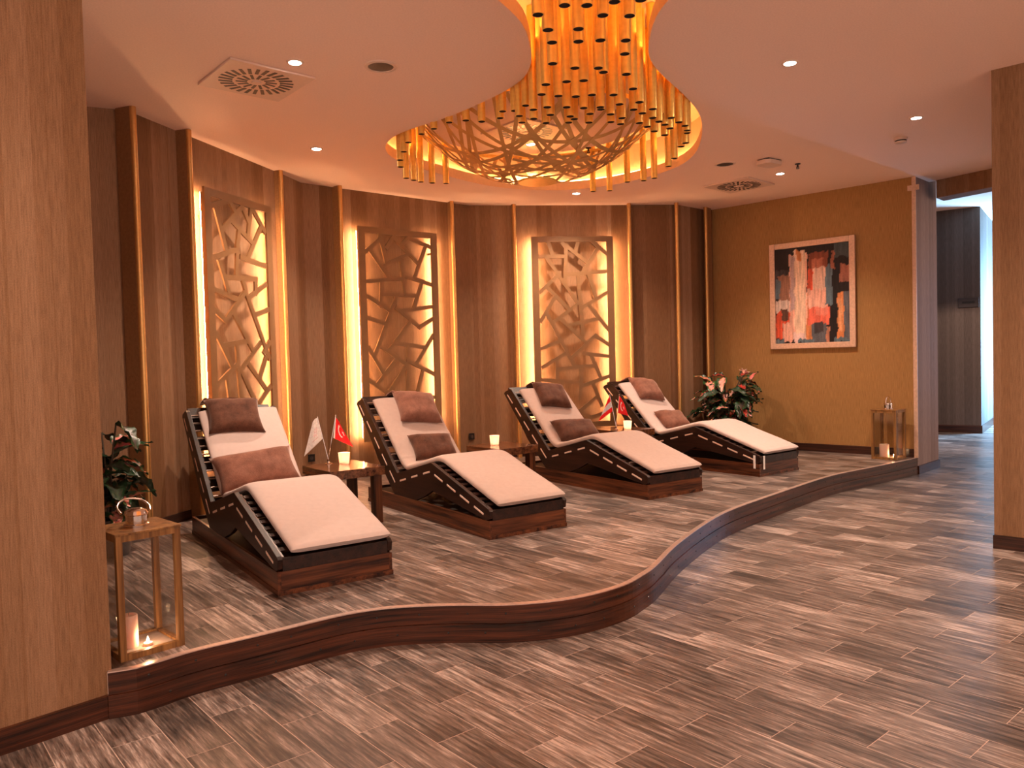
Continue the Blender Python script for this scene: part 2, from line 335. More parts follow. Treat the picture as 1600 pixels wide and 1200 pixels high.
BARS={'A':[[0.052,2.916,0.336,3.028],[0.344,3.024,0.437,2.913],[0.536,2.993,0.204,2.718],[0.137,2.911,0.28,2.522],[0.528,3.002,0.634,2.862],[0.68,3.034,0.607,2.72],[0.696,3.0,0.897,2.806],[0.824,2.838,0.584,2.501],[0.381,2.827,0.702,2.659],[0.469,2.742,0.424,2.56],[0.063,2.461,0.416,2.57],[0.48,2.515,0.885,2.47],[0.435,2.562,0.409,2.332],[0.163,2.448,0.29,2.163],[0.234,2.305,0.726,2.329],[0.709,2.338,0.699,2.182],[0.883,2.294,0.588,2.142],[0.061,2.186,0.438,2.111],[0.501,2.299,0.562,2.156],[0.548,2.208,0.218,1.91],[0.058,2.008,0.226,1.908],[0.345,1.984,0.628,1.638],[0.562,2.156,0.894,1.561],[0.658,1.976,0.916,2.048],[0.076,1.801,0.298,1.494],[0.164,1.685,0.553,1.733],[0.752,1.715,0.413,1.451],[0.905,1.727,0.802,1.617],[0.838,1.584,0.711,1.368],[0.374,1.689,0.401,1.201],[0.392,1.524,0.06,1.335],[0.211,1.405,0.239,1.2],[0.548,1.511,0.835,1.248],[0.439,1.44,0.633,1.145],[0.896,1.29,0.648,1.101],[0.239,1.2,0.055,0.942],[0.401,1.201,0.515,0.856],[0.633,1.145,0.887,0.852]],'B':[[0.197,2.773,0.425,2.957],[0.401,2.998,0.483,2.671],[0.271,2.799,0.508,2.491],[0.444,2.625,0.77,2.78],[0.483,2.841,0.597,2.997],[0.59,2.975,0.926,2.685],[0.703,2.895,0.824,3.01],[0.823,2.976,1.103,2.895],[1.034,2.89,0.866,2.513],[0.19,2.44,0.707,2.489],[0.683,2.705,0.726,2.295],[0.728,2.529,1.106,2.433],[0.967,2.45,0.843,2.141],[0.413,2.302,0.891,2.291],[0.406,2.438,0.392,2.143],[0.19,2.278,0.494,2.112],[0.68,2.104,1.11,2.164],[0.597,2.141,0.918,1.91],[0.918,1.91,1.112,2.014],[0.602,2.269,0.28,1.565],[0.199,2.02,0.475,1.941],[0.801,1.994,0.476,1.627],[0.205,1.674,0.403,1.353],[0.366,1.689,0.709,1.472],[0.569,1.72,0.983,1.665],[1.112,1.813,0.862,1.474],[0.753,1.696,0.712,1.006],[0.756,1.499,1.115,1.33],[0.946,1.381,0.848,1.089],[0.575,1.526,0.299,1.231],[0.203,1.295,0.458,1.114],[0.715,1.455,0.438,1.11],[0.847,1.066,1.118,1.046],[0.458,1.114,0.653,0.818],[0.712,1.006,0.724,0.61],[1.113,0.891,0.716,0.758],[0.187,0.883,0.517,0.995]],'C':[[0.393,2.993,0.444,2.823],[0.254,2.816,0.604,2.812],[0.626,2.966,0.595,2.446],[0.571,2.991,0.625,2.912],[0.62,2.954,0.911,2.72],[0.781,2.989,0.748,2.886],[0.967,3.005,1.169,2.839],[1.046,2.907,0.821,2.588],[0.61,2.573,1.176,2.611],[0.364,2.8,0.768,2.193],[0.493,2.557,0.26,2.348],[0.771,2.57,0.82,1.796],[0.914,2.574,1.012,2.262],[1.182,2.336,0.822,2.144],[0.372,2.401,0.648,2.123],[0.743,2.176,0.434,1.957],[0.455,2.272,0.262,1.967],[0.916,2.166,1.183,1.843],[0.656,1.922,1.043,1.993],[0.54,1.991,0.873,1.672],[0.351,2.068,0.69,1.396],[0.985,1.77,1.191,1.646],[0.985,1.768,0.667,1.488],[0.266,1.617,0.506,1.708],[0.818,1.542,1.188,1.493],[0.923,1.512,1.053,1.196],[0.272,1.371,0.576,1.542],[0.471,1.465,0.468,1.207],[0.491,1.349,0.963,1.376],[0.791,1.344,0.766,0.94],[0.267,1.209,0.761,1.161],[0.785,1.111,1.182,1.235],[0.945,1.125,1.051,0.845],[1.004,0.976,0.762,0.793],[0.762,0.793,0.906,0.677],[0.893,0.69,1.171,0.773],[0.525,1.156,0.391,0.744],[0.274,0.968,0.497,1.01],[0.391,0.744,0.765,0.793]]}
# ================================================================== SETTING
# ---- walls: box segments with UV in metres along the wall
UOFF = [0.0]
def wall_seg(name, p0, p1, z0, z1, m, parent=None, thick=0.14, uoff=None, side=1):
    """room side is to the right of p0->p1 when side=1; thickness goes the other way"""
    a = Vector((p0[0], p0[1], 0)); b = Vector((p1[0], p1[1], 0)); d = b - a; ln = d.length; t = d / ln
    me = MB().box(0, ln, 0, thick * side, z0, z1).mesh(name, m)
    uv = me.uv_layers.new(name='UVMap'); u0 = UOFF[0] if uoff is None else uoff
    for li, lp in enumerate(me.loops):
        co = me.vertices[lp.vertex_index].co; uv.data[li].uv = (u0 + co.x + co.y * 0.7, co.z)
    UOFF[0] += ln
    o = link(name, me, parent, (a.x, a.y, 0), (0, 0, math.atan2(t.y, t.x)))
    return o
wb = sroot('wall_back')
BACK = [(-3.60, 5.80), (-2.93, 6.10), (-2.35, 8.28), (-2.27, 8.66), (-1.89, 9.01), (-0.68, 10.03), (-0.48, 10.19), (0.08, 10.265), (1.64, 10.45), (2.28, 10.52), (2.74, 10.93), (2.86, 10.963)]
for a, b in zip(BACK[:-1], BACK[1:]):
    wall_seg('wall_panel', a, b, 0.15, CEIL + 0.5, M['wallpaper'], wb)
alc = sroot('wall_alcove'); wall_seg('wall_panel', (-3.75, 3.4), (-3.60, 5.80), 0.15, CEIL + 0.5, M['wallpaper'], alc)
wr = struct(wall_seg('wall_right', (2.86, 10.963), (4.77, 9.18), 0.0, CEIL + 0.5, M['wallpaper_plain'], None, 0.10, 0.0))
# pillar block that ends the right wall
def block(name, poly, z0, z1, m, uoffs=0.0):
    mb = MB().prism(poly, z0, z1); me = mb.mesh(name, m)
    uv = me.uv_layers.new(name='UVMap'); per = {}; acc = 0
    n = len(poly)
    cum = [0]
    for i in range(n): cum.append(cum[-1] + math.dist(poly[i], poly[(i + 1) % n]))
    for p in me.polygons:
        c = p.center; nrm = p.normal
        for li in p.loop_indices:
            co = me.vertices[me.loops[li].vertex_index].co
            uv.data[li].uv = (uoffs + co.x * (-nrm.y) + co.y * nrm.x, co.z) if abs(nrm.z) < 0.5 else (co.x, co.y)
    return struct(link(name, me))
block('wall_pillar', [(4.772, 9.178), (5.30, 9.69), (4.45, 10.50), (2.98, 11.06), (4.70, 9.26)], 0.0, CEIL + 0.5, M['wallpaper_grey'])
# foreground wall on the left
LW0 = (-1.765, 3.330); LD = (-0.672, -0.741); LN = (-0.741, 0.672)
lw = [LW0, (LW0[0] + LD[0] * 3.6, LW0[1] + LD[1] * 3.6)]
lw += [(lw[1][0] + LN[0] * 0.5, lw[1][1] + LN[1] * 0.5), (LW0[0] + LN[0] * 0.5, LW0[1] + LN[1] * 0.5)]
block('wall_left', lw, 0, CEIL + 0.3, M['wallpaper_left'])
# foreground pillar wall on the right
rd = (0.729, -0.684); rn = (0.684, 0.729); q0 = (3.545, 5.735)
rw = [q0, (q0[0] + rd[0] * 3.2, q0[1] + rd[1] * 3.2)]
rw += [(rw[1][0] + rn[0] * 0.6, rw[1][1] + rn[1] * 0.6), (q0[0] + rn[0] * 0.6, q0[1] + rn[1] * 0.6)]
block('wall_front', rw, 0, CEIL + 0.3, M['wallpaper_left'], 0.4)
# header over the corridor opening
block('trim_1', [(5.16, 9.43), (6.55, 7.02), (6.75, 7.13), (5.36, 9.63)], 3.29, CEIL + 0.5, M['wallpaper'])
# side walls that close the room right of the opening
block('wall_side', [(6.55, 7.02), (7.4, 2.2), (7.55, 2.25), (6.75, 7.13)], 0, CEIL + 0.3, M['wallpaper_left'])
# corridor
block('wall_corridor', [(5.9, 14.88), (8.035, 13.335), (10.6, 16.75), (8.3, 18.4)], 0, 3.90, M['wallpaper_corridor'])
block('wall_corridor_end', [(10.8, 17.2), (12.6, 12.0), (12.8, 12.1), (11.0, 17.4)], 0, 3.90, M['wallpaper_corridor'])
block('wall_corridor_side', [(4.45, 10.50), (5.6, 15.3), (5.4, 15.4), (4.25, 10.6)], 0, 3.90, M['wallpaper_corridor'])
struct(MB().box(3.5, 13.5, 9.0, 19.0, 3.875, 3.95).build('ceiling_corridor', M['ceiling'])) if False else None
cc = MB().prism([(5.30, 9.72), (6.76, 7.15), (13.0, 9.0), (13.0, 19.0), (4.0, 19.0), (4.0, 10.9), (4.4, 10.5)], 3.872, 3.93).build('ceiling_corridor', M['ceiling']); struct(cc)

# ---- ceiling with the hourglass opening
cut = smooth_pts(catmull([tuple(p) for p in CUT], 3, True), 2, True)
def fill_with_hole(name, outer, hole, z, m):
    bm = bmesh.new()
    def loop(pts):
        vs = [bm.verts.new((x, y, z)) for x, y in pts]; return [bm.edges.new((vs[i], vs[(i + 1) % len(vs)])) for i in range(len(vs))]
    e = loop(outer) + (loop(hole) if hole else [])
    bmesh.ops.triangle_fill(bm, use_beauty=True, use_dissolve=False, edges=e)
    for f in bm.faces:
        if f.normal.z > 0: f.normal_flip()
    me = bpy.data.meshes.new(name); bm.to_mesh(me); bm.free(); me.materials.append(m); return me
outer = [(-5.2, -1.5), (7.5, -1.5), (7.5, 2.2), (6.60, 7.0), (5.18, 9.45), (4.9, 9.75), (3.2, 11.5), (-5.2, 11.5)]
co_ = struct(link('ceiling', fill_with_hole('ceiling', outer, cut, CEIL, M['ceiling'])))
area = sum(cut[i][0] * cut[(i + 1) % len(cut)][1] - cut[(i + 1) % len(cut)][0] * cut[i][1] for i in range(len(cut)))
sgn = 1 if area > 0 else -1      # offset_poly moves to the right of travel: outward for ccw
cut_o = offset_poly(cut, 0.13 * sgn, True)
def band(mb, a, b, za, zb):
    n = len(a); vs = [(x, y, za) for x, y in a] + [(x, y, zb) for x, y in b]
    mb.add(vs, [(i, (i + 1) % n, n + (i + 1) % n, n + i) for i in range(n)])
rc = MB(); band(rc, cut, cut, CEIL, 3.60); band(rc, cut, cut_o, 3.60, 3.60); band(rc, cut_o, cut_o, 3.60, 3.95)
o = rc.build('cove_wall', M['recess'], co_)
link('cove_ceiling', fill_with_hole('cove_ceiling', cut_o, None, 3.95, M['recess']), co_)
ca, cb = offset_poly(cut, 0.075 * sgn, True), offset_poly(cut, 0.10 * sgn, True)
st = MB(); n = len(ca)
band(st, ca, ca, 3.605, 3.625); band(st, ca, cb, 3.625, 3.625); band(st, cb, cb, 3.625, 3.605)
sto = st.build('cove_light_strip', M['cove'], co_)

# ---- floors
fl = sroot('floor')
MB().prism([(-5.2, -1.5), (7.6, -1.5), (13.0, 6.0), (13.0, 19.0), (3.0, 19.0), (3.0, 11.3), (-5.2, 11.3)], -0.08, -0.0007).build('grout_bed', M['grout'], fl)
riser = smooth_pts(catmull(RISER, 4), 3)
riser[-1] = (4.775, 9.20); riser[0] = (-1.772, 3.312); riser[1] = (-1.712, 3.335)
plat_poly = list(riser) + [(4.76, 9.30), (2.92, 11.02), (2.70, 11.0), (2.24, 10.6), (1.64, 10.55), (-0.52, 10.28), (-0.75, 10.1), (-2.0, 9.05), (-2.37, 8.7), (-2.45, 8.3), (-3.0, 6.15), (-3.7, 5.85), (-3.85, 3.5), (-2.6, 3.75), (-1.9, 3.4)]
pl = sroot('floor_platform')
MB().prism(plat_poly, 0.0, P - 0.0007).build('grout_bed', M['grout'], pl)
def inside(p, poly):
    c = False; n = len(poly)
    for i in range(n):
        a, b = poly[i], poly[(i + 1) % n]
        if (a[1] > p[1]) != (b[1] > p[1]) and p[0] < (b[0] - a[0]) * (p[1] - a[1]) / (b[1] - a[1]) + a[0]: c = not c
    return c
def clip(poly, u0, u1, v0, v1):
    """clip polygon (u,v) by an axis-aligned tile"""
    for ax, lim, s in ((0, u0, 1), (0, u1, -1), (1, v0, 1), (1, v1, -1)):
        out = []; n = len(poly)
        for i in range(n):
            a, b = poly[i], poly[(i + 1) % n]; da, db = (a[ax] - lim) * s, (b[ax] - lim) * s
            if da >= 0: out.append(a)
            if (da >= 0) != (db >= 0):
                t = da / (da - db); out.append((a[0] + (b[0] - a[0]) * t, a[1] + (b[1] - a[1]) * t))
        poly = out
        if len(poly) < 3: return []
    return poly
def to_uv(p): return (p[0] * AU[0] + p[1] * AU[1], p[0] * AV[0] + p[1] * AV[1])
def to_xy(u, v): return (u * AU[0] + v * AV[0], u * AU[1] + v * AV[1])
def project(x, y, z):
    d = Vector((x, y, z - 1.5)); f = d.dot(cf_)
    if f < 0.2: return None
    return 800 + 1217.36 * d.dot(cx_) / f, 600 - 1217.36 * d.dot(cu_) / f, f
G = 0.0017
tile_me = MB().box(G, TU - G, G, TV - G, -0.008, 0).mesh('tile', M['tile'], 0.0006)
def lay(parent, z, u0, ve, vo, region, limit, blockers):
    """region: world-space outline the tiles fill; the nearest ones in view are single parts"""
    cand = []; ruv = [to_uv(p) for p in region]
    us = [p[0] for p in ruv]; vs_ = [p[1] for p in ruv]
    k0 = int(math.floor((min(us) - u0) / TU)); k1 = int(math.ceil((max(us) - u0) / TU))
    for k in range(k0, k1 + 1):
        v_off = ve if k % 2 == 0 else vo
        j0 = int(math.floor((min(vs_) - v_off) / TV)); j1 = int(math.ceil((max(vs_) - v_off) / TV))
        for j in range(j0, j1 + 1):
            a, b = u0 + k * TU, v_off + j * TV
            cp = clip(ruv, a + G, a + TU - G, b + G, b + TV - G)
            if len(cp) < 3: continue
            ar = abs(sum(cp[i][0] * cp[(i + 1) % len(cp)][1] - cp[(i + 1) % len(cp)][0] * cp[i][1] for i in range(len(cp)))) / 2
            if ar < 2e-4: continue
            cen = to_xy(a + TU / 2, b + TV / 2); full = ar > (TU - 2 * G) * (TV - 2 * G) * 0.999
            pr = project(cen[0], cen[1], z); seen = bool(pr) and -60 < pr[0] < 1660 and pr[1] < 1290 and not blockers(cen)
            cand.append((0 if seen else 1, math.hypot(*cen), a, b, cp, full))
    cand.sort(key=lambda c: (c[0], c[1])); rest = MB(); tones = []
    for i, (hid, dist, a, b, cp, full) in enumerate(cand):
        if i < limit and not hid:
            if full:
                x, y = to_xy(a, b); link('tile', tile_me, parent, (x, y, z), (0, 0, YT))
            else:
                x, y = to_xy(a, b)
                link('tile', MB().prism([(p[0] - a, p[1] - b) for p in cp], -0.008, 0).mesh('tile', M['tile']), parent, (x, y, z), (0, 0, YT))
        else:
            nf = len(rest.f); rest.prism([to_xy(*p) for p in cp], z - 0.008, z); tones += [random.random()] * (len(rest.f) - nf)
    if rest.f:
        me = bpy.data.meshes.new('distant_tiles'); me.from_pydata(rest.v, [], rest.f); me.materials.append(M['tile'])
        at = me.attributes.new('tone', 'FLOAT', 'FACE'); at.data.foreach_set('value', tones)
        o = link('distant_tiles', me, parent); o['kind'] = 'stuff'
floor_region = [(-5.1, -0.5), (7.4, -0.5), (9.5, 6.0), (12.4, 12.0), (10.9, 17.3), (5.8, 15.2), (4.9, 10.8), (4.7, 9.35), (3.2, 8.2), (2.4, 7.4), (1.3, 6.1), (0.75, 5.2), (0.3, 4.5), (-0.8, 4.35), (-1.8, 3.6), (-5.1, 3.6)]
lay(fl, 0.0, 1.504, 3.367, 3.080, floor_region, 296, lambda c: inside(c, offset_poly(plat_poly, -0.12)) or inside(c, lw) or inside(c, rw))
lay(pl, P, 1.530, 3.960, 4.245, plat_poly, 290, lambda c: False)

# ---- riser: two stacked curved boards, nosing, screws
def curve_band(name, pts, off0, off1, z0, z1, m, parent=None):
    a = offset_poly(pts, off0); b = offset_poly(pts, off1); n = len(pts)
    mb = MB(); mb.add([(x, y, z0) for x, y in a] + [(x, y, z0) for x, y in b] + [(x, y, z1) for x, y in b] + [(x, y, z1) for x, y in a],
        [f for i in range(n - 1) for f in ((i, i + 1, n + i + 1, n + i), (n + i, n + i + 1, 2 * n + i + 1, 2 * n + i), (2 * n + i, 2 * n + i + 1, 3 * n + i + 1, 3 * n + i), (3 * n + i, 3 * n + i + 1, i + 1, i))]
        + [(0, n, 2 * n, 3 * n), (n - 1, 4 * n - 1, 3 * n - 1, 2 * n - 1)])
    me = mb.mesh(name, m)
    # metres along the curve as local x for the grain
    uv = me.uv_layers.new(name='UVMap'); cum = [0]
    for i in range(n - 1): cum.append(cum[-1] + math.dist(pts[i], pts[i + 1]))
    for li, lp in enumerate(me.loops):
        uv.data[li].uv = (cum[lp.vertex_index % n], me.vertices[lp.vertex_index].co.z)
    return link(name, me, parent)
def wood_uv(name, lo, hi, rough=0.3):
    m, N, L, b = mat(name); setp(b, rough, 0, 0.35); uv = N.new('ShaderNodeUVMap'); uv.uv_map = 'UVMap'
    f = noisen(N, L, uv.outputs[0], 1.0, 5, 0.6, (1.2, 38, 1)); g = noisen(N, L, uv.outputs[0], 1.0, 2, 0.5, (5, 190, 1))
    r = ramp(N, [(0.38, lo), (0.5, tuple((a + b_) / 2 for a, b_ in zip(lo, hi))), (0.62, hi)])
    L.new(mathn(N, L, 'ADD', mathn(N, L, 'MULTIPLY', f, 0.75), mathn(N, L, 'MULTIPLY', g, 0.25)), r.inputs[0]); L.new(r.outputs[0], b.inputs['Base Color'])
    bump(N, L, b, g, 0.12, 0.004); return m
M['riser'] = wood_uv('riser_board_wood', (0.010, 0.003, 0.0015), (0.092, 0.025, 0.010))
t2 = curve_band('trim_2', riser, 0.0, 0.012, 0.102, P - 0.003, M['riser']); struct(t2)
t3 = curve_band('trim_3', riser, 0.0, 0.020, 0.0, 0.100, M['riser']); struct(t3)
struct(curve_band('trim_4', riser, -0.02, 0.014, P - 0.003, P + 0.002, M['nosing']))
scr = MB().lathe([(0.0001, 0.004), (0.0045, 0.003), (0.006, 0.0)], 8).mesh('screw', M['black'], smooth=True)
cum = 0; nxt = 0.12; k = 0
for a, b in zip(riser[:-1], riser[1:]):
    cum += math.dist(a, b)
    while cum > nxt:
        t = math.atan2(b[1] - a[1], b[0] - a[0]); nx, ny = math.sin(t), -math.cos(t); up_ = k % 2 == 0
        zz = (0.155 if up_ else 0.055); of = 0.012 if up_ else 0.020
        par = t2 if up_ else t3
        q = Vector((nx, ny, 0)).to_track_quat('Z', 'Y').to_euler()
        link('screw', scr, par, (b[0] + nx * of, b[1] + ny * of, zz), q)
        nxt += 0.115; k += 1

# ---- skirtings
def skirt(name, pts, z0, h=0.10, off=0.016, m='skirting'):
    return struct(curve_band(name, pts, 0.0, off, z0, z0 + h, M[m]))
M['skirting'] = wood_uv('skirting_wood', (0.016, 0.007, 0.005), (0.075, 0.026, 0.016))
skirt('baseboard_left', [lw[1], LW0], 0.0, 0.10, 0.02, 'riser')
skirt('baseboard_right', [(2.86, 10.963), (4.77, 9.18)], P)
skirt('baseboard_pillar', [(4.772, 9.178), (5.30, 9.69)], 0.0, 0.10, 0.018)
skirt('baseboard_front', [(rw[3][0], rw[3][1]), q0, rw[1]], 0.0, 0.10, 0.022)
skirt('baseboard_back', BACK, P, 0.08, 0.010)
skirt('baseboard_corridor', [(5.9, 14.88), (8.035, 13.335), (10.6, 16.75)], 0.0, 0.13, 0.02)
skirt('baseboard_alcove', [(LW0[0] + LN[0] * 0.5, LW0[1] + LN[1] * 0.5), (LW0[0] + LN[0] * 0.02, LW0[1] + LN[1] * 0.02)][::1], P, 0.10, 0.015)
# pale corner bead at the end of the right wall, with its small cross pieces
cb_ = MB(); mt = Matrix.Translation((4.768, 9.176, 0)) @ Matrix.Rotation(math.atan2(-0.6838, 0.7296), 4, 'Z')
cb_.box(-0.03, 0.012, -0.012, 0.004, P, CEIL, mt); cbo = struct(cb_.build('trim_5', M['trim_light']))
MB().box(-0.075, 0.05, -0.018, -0.002, 3.34, 3.40, mt).build('cross_piece', M['trim_light'], cbo)

# ---- brass posts along the curved wall (fin + half-round tube)
POSTS = [((-2.85, 6.02), (0.93, -0.36)), ((-2.68, 6.64), (0.96, -0.27)), ((-2.335, 8.10), (0.90, -0.43)), ((-1.89, 8.86), (0.72, -0.69)), ((-0.705, 9.90), (0.45, -0.89)), ((0.08, 10.19), (0.22, -0.97)), ((1.60, 10.34), (-0.06, -1)), ((2.235, 10.39), (-0.28, -0.96)), ((2.715, 10.76), (-0.62, -0.78))]
for i, ((x, y), (nx, ny)) in enumerate(POSTS):
    r = sroot('trim_%d' % (6 + i), (x, y, 0), math.atan2(ny, nx) + PI / 2)   # local -y faces the room
    MB().box(-0.022, 0.022, 0.0, 0.14, P, CEIL).build('fin', M['post_dark'], r)
    MB().lathe([(0.026, P), (0.026, CEIL)], 16, 0.004, -0.005).build('brass_tube', M['post_brass'], r, smooth=True)
# ================================================================== LOUNGERS
LW_, LL_ = 0.705, 2.084
def lounger():
    t = thing('spa_lounger', '', 'lounger')
    # plinth box: four boards and a top
    MB().box(0, 0.02, 0.0, LL_, 0.0, 0.135).build('base_board', M['base_wood'], t, 0.001)
    MB().box(LW_ - 0.02, LW_, 0.0, LL_, 0.0, 0.135).build('base_board', M['base_wood'], t, 0.001)
    MB().box(0.02, LW_ - 0.02, 0.0, 0.02, 0.0, 0.135).build('base_board', M['base_wood_x'], t, 0.001)
    MB().box(0.02, LW_ - 0.02, LL_ - 0.02, LL_, 0.0, 0.135).build('base_board', M['base_wood_x'], t, 0.001)
    MB().box(0.02, LW_ - 0.02, 0.02, LL_ - 0.02, 0.09, 0.112).build('base_top', M['inside'], t)  # top coloured near-black for the shade inside the plinth box
    pb = MB(); pb.box(-0.004, 0.0, -0.004, LL_ + 0.004, 0.0, 0.028); pb.box(LW_, LW_ + 0.004, -0.004, LL_ + 0.004, 0.0, 0.028); pb.box(0, LW_, -0.004, 0, 0.0, 0.028); pb.box(0, LW_, LL_, LL_ + 0.004, 0.0, 0.028)
    pb.build('plinth_strip', M['base_wood'], t)
    prof = [(0.035, 0.135), (0.0, 0.150), (-0.010, 0.205), (0.010, 0.222), (0.838, 0.478), (0.862, 0.476), (1.452, 0.330), (1.475, 0.334), (2.135, 0.948), (2.165, 0.960), (2.270, 0.925), (2.288, 0.902), (1.966, 0.560), (1.85, 0.420), (1.545, 0.150), (1.53, 0.135), (1.130, 0.135), (0.965, 0.190), (0.838, 0.252)]
    for x in (0.0, LW_ - 0.03):
        mb = MB(); n = len(prof)
        mb.add([(x, y, z) for y, z in prof] + [(x + 0.03, y, z) for y, z in prof], [tuple(range(n)), tuple(range(2 * n - 1, n - 1, -1))] + [(i, n + i, n + (i + 1) % n, (i + 1) % n) for i in range(n)])
        mb.build('side_board', M['dark_wood'], t, 0.0025)
    MB().box(0.03, LW_ - 0.03, -0.004, 0.018, 0.136, 0.212).build('front_rail', M['dark_wood'], t, 0.002)
    mtx = Matrix.Translation((0, 2.205, 0.925)) @ Matrix.Rotation(R(43), 4, 'X')
    MB().box(0.03, LW_ - 0.03, -0.055, 0.055, -0.012, 0.012, mtx).build('head_rail', M['dark_wood'], t, 0.002)
    # through slats, their pale ends standing just proud of the side boards
    sl = [(2.17, 0.847, 43), (2.015, 0.704, 43), (1.86, 0.562, 43), (1.71, 0.424, 43), (1.56, 0.288, 43), (1.356, 0.281, -14), (1.14, 0.335, -14), (0.925, 0.388, -14), (0.726, 0.366, 17), (0.53, 0.310, 17), (0.335, 0.253, 17), (0.135, 0.196, 17)]
    sm = MB().box(-0.003, LW_ + 0.003, -0.068, 0.068, -0.008, 0.008).mesh('slat', M['slat'], 0.004)
    sm2 = MB().box(-0.003, LW_ + 0.003, -0.058, 0.058, -0.008, 0.008).mesh('slat', M['slat'], 0.004)
    for me_ in (sm, sm2):
        me_.materials.append(M['dark_wood'])
        for p_ in me_.polygons:
            if 0.01 < p_.center.x < LW_ - 0.01: p_.material_index = 1  # slat bodies coloured dark for the shade in the mattress gap
    for y, z, a in sl: link('slat', sm2 if a == -14 else sm, t, (0, y, z), (R(a), 0, 0))
    cm = MB().box(0.03, LW_ - 0.03, -0.004, 0.004, -0.005, 0.005).mesh('spring_slat', M['dark_slat']); cm2 = MB().box(0.045, LW_ - 0.03, -0.020, 0.020, -0.006, 0.006).mesh('spring_slat', M['dark_wood'])
    mi = Matrix.Translation((0, 0.02, 0.212)) @ Matrix.Rotation(R(17.1), 4, 'X')
    MB().box(0.0301, 0.046, 0.0, 0.85, -0.014, 0.002, mi).build('inner_rail', M['base_wood'], t)
    for k in range(11):
        f = k / 10.0; link('spring_slat', cm, t, (0, 1.53 + 0.60 * f + 0.01, 0.36 + 0.555 * f), (R(43), 0, 0))
    for k in range(9):
        f = k / 8.0; link('spring_slat', cm2, t, (0, 0.10 + 0.68 * f, 0.235 + 0.213 * f), (R(17), 0, 0))
    return t
def mattress(parent, m, wrinkle=0.0):
    path = [(0.00, 0.262), (0.05, 0.280), (0.40, 0.388), (0.72, 0.488), (0.80, 0.508), (0.87, 0.510), (0.95, 0.494), (1.15, 0.444), (1.38, 0.390), (1.455, 0.385), (1.53, 0.420), (1.62, 0.50), (1.85, 0.718), (2.05, 0.908), (2.10, 0.956)]
    pp = catmull(path, 7); n = len(pp); x0, x1, T = 0.078, 0.695, 0.056; seg = 28; mb = MB(); xc, hw = (x0 + x1) / 2, (x1 - x0) / 2
    for i, (y, z) in enumerate(pp):
        a = pp[max(i - 1, 0)]; b = pp[min(i + 1, n - 1)]; d = Vector((b[0] - a[0], b[1] - a[1])).normalized(); ny, nz = -d.y, d.x
        e = min(i, n - 1 - i); sc = (0.90, 0.97, 1.0)[min(e, 2)]; st = (0.35, 0.8, 1.0)[min(e, 2)]
        for k in range(seg):
            q = 2 * PI * k / seg; c, s = math.cos(q), math.sin(q)
            u = math.copysign(abs(c) ** 0.28, c) * hw * (0.975 + 0.025 * sc); v = math.copysign(abs(s) ** 0.55, s) * T / 2 * st
            v -= 0.002
            if v > 0:
                v += 0.004 * noise.noise(Vector((u * 5, y * 4, 3.1))) + wrinkle * 0.010 * noise.noise(Vector((u * 4, y * 38, 1.7))) * (1 if 1.5 < y < 1.9 else 0)
                v += 0.007 * (1 - abs(c) ** 3)
            mb.v.append((xc + u, y + ny * (v + T * 0.1), z + nz * (v + T * 0.1) - 0.018))
    for i in range(n - 1):
        for k in range(seg):
            k2 = (k + 1) % seg; mb.f.append((i * seg + k, i * seg + k2, (i + 1) * seg + k2, (i + 1) * seg + k))
    mb.f.append(tuple(range(seg - 1, -1, -1))); mb.f.append(tuple((n - 1) * seg + k for k in range(seg)))
    o = mb.build('mattress', m, parent, smooth=True)
    return o
def cushion_mesh(name, m, a, b, t, seed=0, wrinkle=1.0, n=18):
    """pillow a x b, thickness t, centred, lying in xy"""
    mb = MB(); rnd = random.Random(seed); o = rnd.random() * 20
    for side in (1, -1):
        for i in range(n + 1):
            for j in range(n + 1):
                u = -1 + 2 * i / n; v = -1 + 2 * j / n
                px = u * a / 2 * (1 - 0.075 * (1 - abs(u) ** 2.0) * 0 - 0.10 * (1 - v * v) * abs(u) ** 4)
                py = v * b / 2 * (1 - 0.12 * (1 - u * u) * abs(v) ** 4)
                h = ((1 - u ** 4) * (1 - v ** 4)) ** 0.55 * t / 2
                edge = 1 - max(abs(u), abs(v))
                h *= 1 + 0.18 * wrinkle * noise.noise(Vector((u * 1.6 + o, v * 1.6, side * 2.0)))
                h += wrinkle * 0.006 * noise.noise(Vector((u * 7 + o, v * 3, side * 5.0))) * min(1, edge * 4)
                mb.v.append((px, py, side * h))
    N1 = (n + 1) * (n + 1)
    for i in range(n):
        for j in range(n):
            q = (i * (n + 1) + j, (i + 1) * (n + 1) + j, (i + 1) * (n + 1) + j + 1, i * (n + 1) + j + 1)
            mb.f.append(q); mb.f.append(tuple(N1 + x for x in reversed(q)))
    me = mb.mesh(name, m); bm = bmesh.new(); bm.from_mesh(me); bmesh.ops.remove_doubles(bm, verts=bm.verts, dist=1e-5); bmesh.ops.recalc_face_normals(bm, faces=bm.faces)
    for f in bm.faces: f.smooth = True
    bm.to_mesh(me); bm.free(); return me
proto = lounger()
LNG = [((-1.343, 4.334), 124.6, 'dark wood spa lounger with cream mattress, nearest the camera beside the tall lantern', 'cushion'),
       ((-0.191, 5.558), 124.6, 'dark wood spa lounger with creased rose head pillow, before the middle lattice screen', 'cushion_b'),
       ((1.186, 6.930), 124.0, 'dark wood spa lounger with beige mattress and dark brown cushions, third from the left', 'cushion_b'),
       ((2.545, 8.050), 127.5, 'dark wood spa lounger with white ribbons on its front corner, beside the corner plant', 'cushion')]
loungers = []
